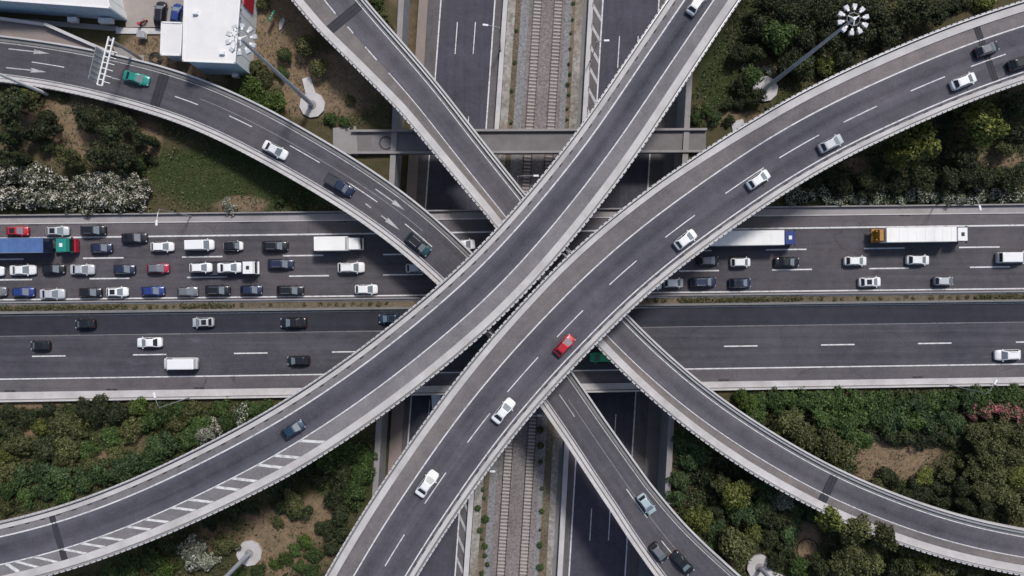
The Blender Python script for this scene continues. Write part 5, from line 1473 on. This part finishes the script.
# ------------------------------------------------------------------ light masts
M['flood'] = m_plain('floodlight_housing', (0.47, 0.48, 0.50), 0.45)
M['mast'] = m_plain('mast_paint', (0.40, 0.43, 0.48), 0.5, 0.2)
def mast(bx, by, h, label, path=None, rad=2.3):
    x, y, _ = P(bx, by, 0)
    t = thing('light_mast', label, 'light mast', (x, y, -0.3))
    mb = MB(); mb.tube((0, 0, -0.1), (0, 0, 0.55), rad, rad, 10); mb.build('foundation', M['conc_walk'], t)
    mb = MB(); mb.tube((0, 0, 0.55), (0, 0, 0.75), 0.75, 0.75, 16); mb.build('base_plate', M['conc_mid'], t)
    mb = MB(); mb.tube((0, 0, 0.7), (0, 0, h + 0.3), 0.42, 0.17, 14); mb.build('pole', M['mast'], t)
    mb = MB(); mb.box((0, 0.36, 1.6), (0.3, 0.14, 0.8)); mb.build('service_door', M['steel_d'], t)
    hub = MB(); hub.tube((0, 0, h - 0.1), (0, 0, h + 0.55), 0.30, 0.22, 12); hd = hub.build('hub', M['white_p'], t)
    mbr = MB()
    for i in range(20):
        a0, a1 = 2 * math.pi * i / 20, 2 * math.pi * (i + 1) / 20
        mbr.tube((0.85 * math.cos(a0), 0.85 * math.sin(a0), h + 0.15), (0.85 * math.cos(a1), 0.85 * math.sin(a1), h + 0.15), 0.05, 0.05, 6)
    mbr.build('ring', M['steel_d'], t)
    for i in range(3):
        a = 2 * math.pi * i / 3 + 0.52
        MB().tube((0, 0, h + 0.45), (0.85 * math.cos(a), 0.85 * math.sin(a), h + 0.2), 0.11, 0.07, 8).build('bracket', M['white_p'], t)
    for i in range(10):
        a = 2 * math.pi * i / 10 + 0.2
        ca, sa = math.cos(a), math.sin(a)
        r2 = 1.82
        fl = MB().box((r2 * ca, r2 * sa, h + 0.05), (0.62, 0.66, 0.26), a, tx=0.8, ty=0.85).build('floodlight', M['flood'], t)
        MB().box((1.42 * ca, 1.42 * sa, h + 0.10), (0.34, 0.30, 0.22), a).build('gear_box', M['white_p'], fl)
        MB().tube((0.85 * ca, 0.85 * sa, h + 0.15), (1.7 * ca, 1.7 * sa, h + 0.1), 0.04, 0.04, 6).build('arm', M['steel_d'], fl)
    if path:
        MB().prism([P(px, py, 0)[:2] for px, py in path], -0.42, -0.08).build('access_slab', M['conc_light'], None)
        o = bpy.data.objects[-1] if False else None
    return t
mast(312.5, 105, 34.5, 'tall floodlight mast in front of the white warehouse, upper left')
mast(764.8, 89, 33.9, 'tall floodlight mast with ring of lamps, upper right')
mast(249.5, 553, 34.5, 'floodlight mast with round foundation near the bottom left')
mast(759.5, 567, 34.5, 'floodlight mast with concrete foundation near the bottom right')
def slab(poly, label, mat, z1=0.0, name='concrete_slab', z0=-0.6, cat='slab'):
    c = (sum(p[0] for p in poly) / len(poly), sum(p[1] for p in poly) / len(poly))
    o_ = P(c[0], c[1], 0)
    mb = MB(); mb.prism([(P(*p, 0)[0] - o_[0], P(*p, 0)[1] - o_[1]) for p in poly], z0, z1)
    o = mb.build(name, mat); o.location = (o_[0], o_[1], 0)
    return tag(o, label, cat)
slab([(302, 79), (310, 76), (315.5, 93), (306, 95)], 'small concrete step slab beside the upper left mast foundation', M['conc_light'], -0.02)
slab([(731, 122), (743, 119), (746, 128), (733, 131)], 'small pale slab below the upper right mast', M['conc_light'], -0.02)
slab([(774, 572), (790, 578), (780, 592), (762, 585)], 'tilted concrete slab beside the bottom right mast', M['conc_light'], -0.02)
slab([(748, 567), (758, 557), (770, 562), (774, 576), (766, 588), (750, 584)], 'angular concrete apron around the bottom right mast', M['conc_light'], -0.05)

# street lamps on the motorway --------------------------------------------------------
def street_lamp(bx, by, tx, ty, hx, hy, zb, label, h=12.0, mat=None, fat=1.0):
    """base pixel at zb; arm direction towards pixel (hx,hy) from the top (tx,ty)"""
    x, y, _ = P(bx, by, zb)
    t = thing('street_lamp', label, 'street lamp', (x, y, zb), 0)
    d = Vector(P(hx, hy, zb + h)) - Vector(P(tx, ty, zb + h)); L = d.length; d.normalize()
    mt = mat or M['steel']
    MB().tube((0, 0, 0), (0, 0, 0.35), 0.2, 0.2, 10).build('base', M['steel_d'], t)
    MB().tube((0, 0, 0.3), (0, 0, h - 0.4), 0.11 * fat, 0.07 * fat, 10).build('pole', mt, t)
    e = d * (L - 0.5) + Vector((0, 0, h + 0.25))
    mb = MB(); mb.tube((0, 0, h - 0.45), (d.x * 0.5, d.y * 0.5, h), 0.06, 0.055, 8); mb.tube((d.x * 0.5, d.y * 0.5, h), e, 0.055, 0.045, 8); mb.build('arm', mt, t)
    MB().box((d.x * L, d.y * L, h + 0.27), (1.0, 0.38, 0.16), math.atan2(d.y, d.x), tx=0.85, ty=0.8).build('lamp_head', M['white_p'], t, 0.02)
street_lamp(191, 216.3, 160, 203, 159, 217, 0.02, 'street lamp on the upper motorway edge below the lawn')
street_lamp(934, 205.5, 970, 195, 972, 206, 0.02, 'street lamp on the upper motorway edge above the ochre-tailed lorry')
street_lamp(191, 397.0, 152, 407, 149, 394, 0.02, 'street lamp on the lower motorway edge, lower left')
street_lamp(948, 384.8, 984, 392, 990, 380, 0.02, 'street lamp on the lower motorway edge, lower right', h=11)
street_lamp(500.5, 50, 502, 11, 488, 9.5, ZN + 0.02 + 0.78, 'lamp post on the barrier left of the railway, photo top', h=12)
street_lamp(590.5, 61, 602, 39, 611, 39, ZN + 0.02 + 0.78, 'lamp post on the barrier right of the railway, photo top', h=11)
street_lamp(480.5, 455, 490, 481, 505, 481, ZN + 0.0, 'lamp post beside the railway, below the two-lane flyover', h=12)
street_lamp(521, 405, 527, 419, 545, 419, ZN + 0.0, 'trackside lamp post in the shade below the flyover', h=11)
street_lamp(517.5, 185, 517, 169, 535, 169, ZN + 0.0, 'trackside lamp post below the small cross bridge', h=11)
street_lamp(48, 94.5, 0, 72, -12, 80, -0.25, 'thick lamp pole leaning out of frame at the left edge', h=16, mat=M['white_p'], fat=3.0)

# sign gantry on the left ramp ------------------------------------------------------------
bx, by, _ = P(134, 54.5, 2.4)
gt = thing('sign_gantry', 'white cantilever sign gantry over the left ramp, seen from behind', 'sign', (bx, by, -0.3))
tp = Vector(P(112, 41, 9.8)); t2 = Vector(P(101, 86, 9.8))
pd = (Vector((t2.x, t2.y, 0)) - Vector((tp.x, tp.y, 0))); GL = pd.length; pd.normalize()
GZ = 9.8 + 0.3
qn = Vector((pd.y, -pd.x, 0))       # towards the right of the beam direction (west)
if qn.x > 0: qn = -qn
MB().tube((0, 0, 0), (0, 0, GZ + 0.2), 0.30, 0.24, 12).build('post', M['steel'], gt)
MB().box((0, 0, 0.2), (1.2, 1.2, 0.4)).build('foot', M['conc_mid'], gt)
o0 = Vector((0, 0, GZ))
for k, dd in enumerate((-0.42, 0.42)):
    a = o0 + qn * dd - pd * 0.5; b = a + pd * (GL + 0.5)
    c = (a + b) / 2
    MB().box((c.x, c.y, c.z), ((b - a).length, 0.22, 0.22), math.atan2(pd.y, pd.x)).build('beam', M['white_p'], gt)
nb = 8
for i in range(nb + 1):
    c = o0 + pd * (GL * i / nb)
    MB().box((c.x, c.y, c.z + 0.01), (0.16, 0.9, 0.14), math.atan2(pd.y, pd.x)).build('cross_brace', M['white_p'], gt)
M['sign_back'] = m_plain('sign_back_alloy', (0.33, 0.34, 0.35), 0.5, 0.2, var=0.08)
for i in range(6):
    c = o0 + pd * (2.0 + (GL - 2.2) * (i + 0.5) / 6) + qn * 0.62
    wdt = (GL - 2.2) / 6
    pn = MB().box((c.x, c.y, c.z + 0.75), (wdt - 0.05, 0.06, 3.3), math.atan2(pd.y, pd.x)).build('sign_panel', M['sign_back'], gt)
    MB().box((c.x - qn.x * 0.08, c.y - qn.y * 0.08, c.z + 0.75), (0.07, 0.07, 3.1), math.atan2(pd.y, pd.x)).build('stiffener', M['steel_d'], pn)
    e = o0 + pd * (1.2 + (GL - 1.4) * (i + 0.5) / 6) - qn * 0.5
    MB().tube(e, e - qn * 0.9 + Vector((0, 0, -0.3)), 0.05, 0.05, 6).build('bracket', M['steel'], gt)

# ------------------------------------------------------------------ buildings in the upper left
def warehouse(name, roof_px, h, label, wall_mats, npan, z0=-0.3, seams=True, cat='building', over=0.25):
    """roof corners in pixels at height h (clockwise from upper left in the photo)"""
    c = [P(px, py, h) for px, py in roof_px]
    cx, cy = sum(p[0] for p in c) / 4, sum(p[1] for p in c) / 4
    t = thing(name, label, cat, (cx, cy, z0))
    q = [Vector((p[0] - cx, p[1] - cy, 0)) for p in c]
    H = h - z0
    for i in range(4):
        a, b = q[i], q[(i + 1) % 4]
        d = (b - a).normalized(); nn = Vector((-d.y, d.x, 0))
        if nn.dot(a + b) > 0: nn = -nn
        mb = MB(); mb.prism([a[:2], b[:2], (b + nn * 0.2)[:2], (a + nn * 0.2)[:2]], 0, H - 0.2)
        mb.build('wall', wall_mats[i % len(wall_mats)], t)
        if seams:
            Lw = (b - a).length; k = int(Lw / 2.0)
            for j in range(1, k):
                p = a + d * (Lw * j / k) - nn * 0.02
                MB().box((p.x, p.y, (H - 0.3) / 2), (0.06, 0.05, H - 0.4), math.atan2(d.y, d.x)).build('wall_seam', wall_mats[i % len(wall_mats)], t)
    cen = Vector((0, 0, 0))
    qo = [p + p.normalized() * over * 1.4 for p in q]
    for i in range(npan):
        u0, u1 = i / npan, (i + 1) / npan - 0
        a0 = qo[0].lerp(qo[1], u0); a1 = qo[0].lerp(qo[1], u1); b0 = qo[3].lerp(qo[2], u0); b1 = qo[3].lerp(qo[2], u1)
        MB().prism([a0[:2], a1[:2], b1[:2], b0[:2]], H - 0.2, H - 0.02 - 0.03 * (i % 2)).build('roof_panel', M['roof_w'], t)
    for i in range(4):
        a, b = qo[i], qo[(i + 1) % 4]; d = (b - a).normalized()
        m_ = (a + b) / 2
        MB().box((m_.x, m_.y, H + 0.0), ((b - a).length + 0.1, 0.24, 0.2), math.atan2(d.y, d.x)).build('roof_trim', M['white_p'], t)
    return t, q, H
w2, q2, H2 = warehouse('warehouse', [(187, -52), (243, -52), (234, 61), (184, 59)], 8.3, 'white flat-roofed warehouse beside the floodlight mast', [M['wall_w'], M['wall_w'], M['wall_shade'], M['wall_shade']], 9)
for (px, py) in ((195.5, 13), (222, 53)):
    p = P(px, py, 8.5); r = MB().box((p[0] - w2.location.x, p[1] - w2.location.y, H2 + 0.25), (0.9, 0.65, 0.55), tx=0.85, ty=0.85).build('roof_vent', M['white_p'], w2, 0.03)
# red sign fascia on the right wall
a, b = q2[1], q2[2]; d = (b - a).normalized()
ya = P(0, -14, 5)[1] - w2.location.y; yb = P(0, 8, 5)[1] - w2.location.y
def on_wall(yv): tt = (yv - a.y) / (b.y - a.y); return a + (b - a) * tt
p0, p1 = on_wall(ya), on_wall(yb); m_ = (p0 + p1) / 2
MB().box((m_.x + 0.12, m_.y, 4.6), ((p1 - p0).length, 0.16, 4.4), math.atan2(d.y, d.x)).build('red_fascia', M['red'], w2)
for i in range(7):
    pp = on_wall(P(0, 2 + i * 8.5, 7)[1] - w2.location.y)
    MB().box((pp.x + 0.10, pp.y, H2 - 0.9), (0.35, 0.18, 0.35), math.atan2(d.y, d.x)).build('wall_vent', M['steel_d'], w2)
MB().box((q2[2].x - 2.6, q2[2].y - 0.25, 0.9), (1.1, 0.6, 0.9), 0.0).build('air_unit', M['white_p'], w2, 0.03)
w1, q1, H1 = warehouse('warehouse', [(-60, -62), (92, -62), (108, 7), (-60, -5)], 6.2, 'long white building cut off by the upper left corner', [M['wall_w'], M['wall_w'], M['wall_shade'], M['wall_w']], 8)
for px, py in ((73, 21), (106, 22)):
    p = P(px, py, 1.2)
    MB().box((p[0] - w1.location.x, p[1] - w1.location.y + 0.2, 1.4), (1.6 if px < 90 else 2.4, 0.8, 1.0)).build('air_unit', M['white_p'], w1, 0.03)
w3, q3, H3 = warehouse('annex_building', [(163, 24), (181, 24.6), (179.5, 53.5), (162, 53)], 4.6, 'small white annex between parked cars and the large warehouse', [M['wall_w'], M['wall_w'], M['wall_shade'], M['wall_w']], 2, seams=False)
yd = slab([(118, -30), (190, -30), (188, 27), (126, 27)], 'beige paved yard with two parked cars', M['yard'], -0.02, 'yard', cat=None); tag(yd, kind='structure'); 
if 'category' in yd: del yd['category']
# jointed concrete apron along the yard wall
slab([(116, 27.4), (163, 28.4), (163, 34), (116, 33.4)], 'pale concrete strip below the yard', M['conc_light'], -0.01)
# red scooter in the yard
sc = thing('motor_scooter', 'red motor scooter parked at the yard edge', 'scooter', P(144, 23.5, 0)[:2] + (-0.02,), R(35))
MB().box((0, 0, 0.55), (0.85, 0.32, 0.35), tx=0.8, ty=0.7).build('body', M['red'], sc, 0.05)
MB().box((0.55, 0, 0.7), (0.12, 0.42, 0.7), tx=0.7).build('leg_shield', M['red'], sc, 0.02)
MB().box((-0.15, 0, 0.80), (0.75, 0.28, 0.12)).build('seat', M['plastic'], sc, 0.03)
MB().tube((0.5, -0.34, 1.05), (0.5, 0.34, 1.05), 0.025, 0.025, 6).build('handlebar', M['plastic'], sc)
MB().box((-0.62, 0, 0.98), (0.4, 0.42, 0.35)).build('top_box', M['red'], sc, 0.03)
for xx in (0.66, -0.6): MB().tube((xx, -0.06, 0.24), (xx, 0.06, 0.24), 0.24, 0.24, 14).build('wheel', M['tyre'], sc)
# white tank on legs
wt = thing('utility_cabinet', 'white box-shaped cabinet on the dry ground below the yard', 'cabinet', P(144, 36.5, 0)[:2] + (-0.3,), R(-4))
MB().box((0, 0, 0.95), (1.25, 1.0, 1.1)).build('housing', M['white_p'], wt, 0.04)
MB().box((0, 0, 1.54), (1.4, 1.15, 0.08)).build('lid', M['steel'], wt, 0.02)
for sx in (-.5, .5):
    for sy in (-.38, .38): MB().box((sx, sy, 0.2), (0.1, 0.1, 0.42)).build('leg', M['steel_d'], wt)
# green road sign seen on the dry ground
gs = thing('road_sign', 'tilted green road sign on the dry ground near the top', 'sign', P(274.5, 20, 0)[:2] + (-0.3,), R(-20))
pn = MB().box((0, 0, 0), (1.0, 2.3, 0.06)).build('panel', M['green_s'], gs); pn.location = (0, 0, 2.1); pn.rotation_euler = (0, R(-48), R(-6))
for s in (-0.8, 0.8): MB().tube((0, s, 0), (0, s, 2.05), 0.05, 0.05, 8).build('post', M['steel'], gs)
for yy in (0.55, 0.1, -0.4): 
    b_ = MB().box((0, yy, 0.036), (0.5, 0.16, 0.01)).build('legend_bar', M['white_p'], pn)
slab([(279, 22), (283, 17), (285, 20), (281, 29), (279, 30)], 'pale broken slab beside the green sign', M['conc_light'], -0.05)
# verge and retaining wall at the upper left of the ramp
vg = thing('retaining_wall', 'low concrete retaining wall and verge above the left ramp', 'wall')
poly_in = [(-60, 33, 0.95), (0, 40, 1.05), (50, 46.3, 1.45), (100, 55, 2.05), (124, 60, 2.35)]
poly_out = [(-60, 15, 0.95), (0, 21, 1.05), (48, 27, 1.45), (95, 47.5, 2.05), (116, 56.5, 2.35)]
vs = [P(*p) for p in poly_in] + [P(*p) for p in poly_out]
vs = [(x, y, z - 0.06) for x, y, z in vs]; n = len(poly_in)
MB().add(vs, [(i, i + 1, n + i + 1, n + i) for i in range(n - 1)]).build('verge', M['conc_pink'], vg)
for i in range(n - 1):
    a, b = Vector(P(*poly_out[i])), Vector(P(*poly_out[i + 1])); d = (b - a); d.z = 0; d.normalize(); nn = Vector((-d.y, d.x, 0)) * 0.35
    z = (a.z + b.z) / 2
    MB().prism([a[:2], b[:2], (b + nn)[:2], (a + nn)[:2]], -0.5, z + 0.75).build('wall_panel', M['conc_mid'], vg)
    MB().prism([(a - nn * 0.2)[:2], (b - nn * 0.2)[:2], (b + nn * 1.3)[:2], (a + nn * 1.3)[:2]], z + 0.75, z + 0.9).build('coping', M['conc_walk'], vg)
slab([(112, 46), (128, 50), (146, 62), (146, 66), (118, 58)], 'grey concrete pad at the foot of the sign gantry', M['conc_mid'], 0.0)
slab([(-20, 16), (40, 20), (118, 26), (118, 31), (40, 25), (-20, 22)], 'narrow concrete path along the long building', M['conc_mid'], -0.03)
# coiled hoses on the ground
for px, py, r_, lab in ((155, 58.5, 1.15, 'dark coiled hose on the dry ground below the annex'), (808, 550, 1.9, 'black coiled pipe on the reddish soil, lower right')):
    mb = MB()
    for k in range(3 if r_ < 1.5 else 1):
        rr_ = r_ * (1 - 0.22 * k)
        for i in range(24):
            if r_ > 1.5 and i > 17: continue
            a0, a1 = 2 * math.pi * i / 24, 2 * math.pi * (i + 1) / 24
            mb.tube((rr_ * math.cos(a0), rr_ * math.sin(a0), 0.1 + .05 * k), (rr_ * math.cos(a1), rr_ * math.sin(a1), 0.1 + .05 * k), 0.09, 0.09, 6)
    o = mb.build('coiled_hose', M['plastic']); o.location = P(px, py, 0)[:2] + (-0.25,); tag(o, lab, 'hose')
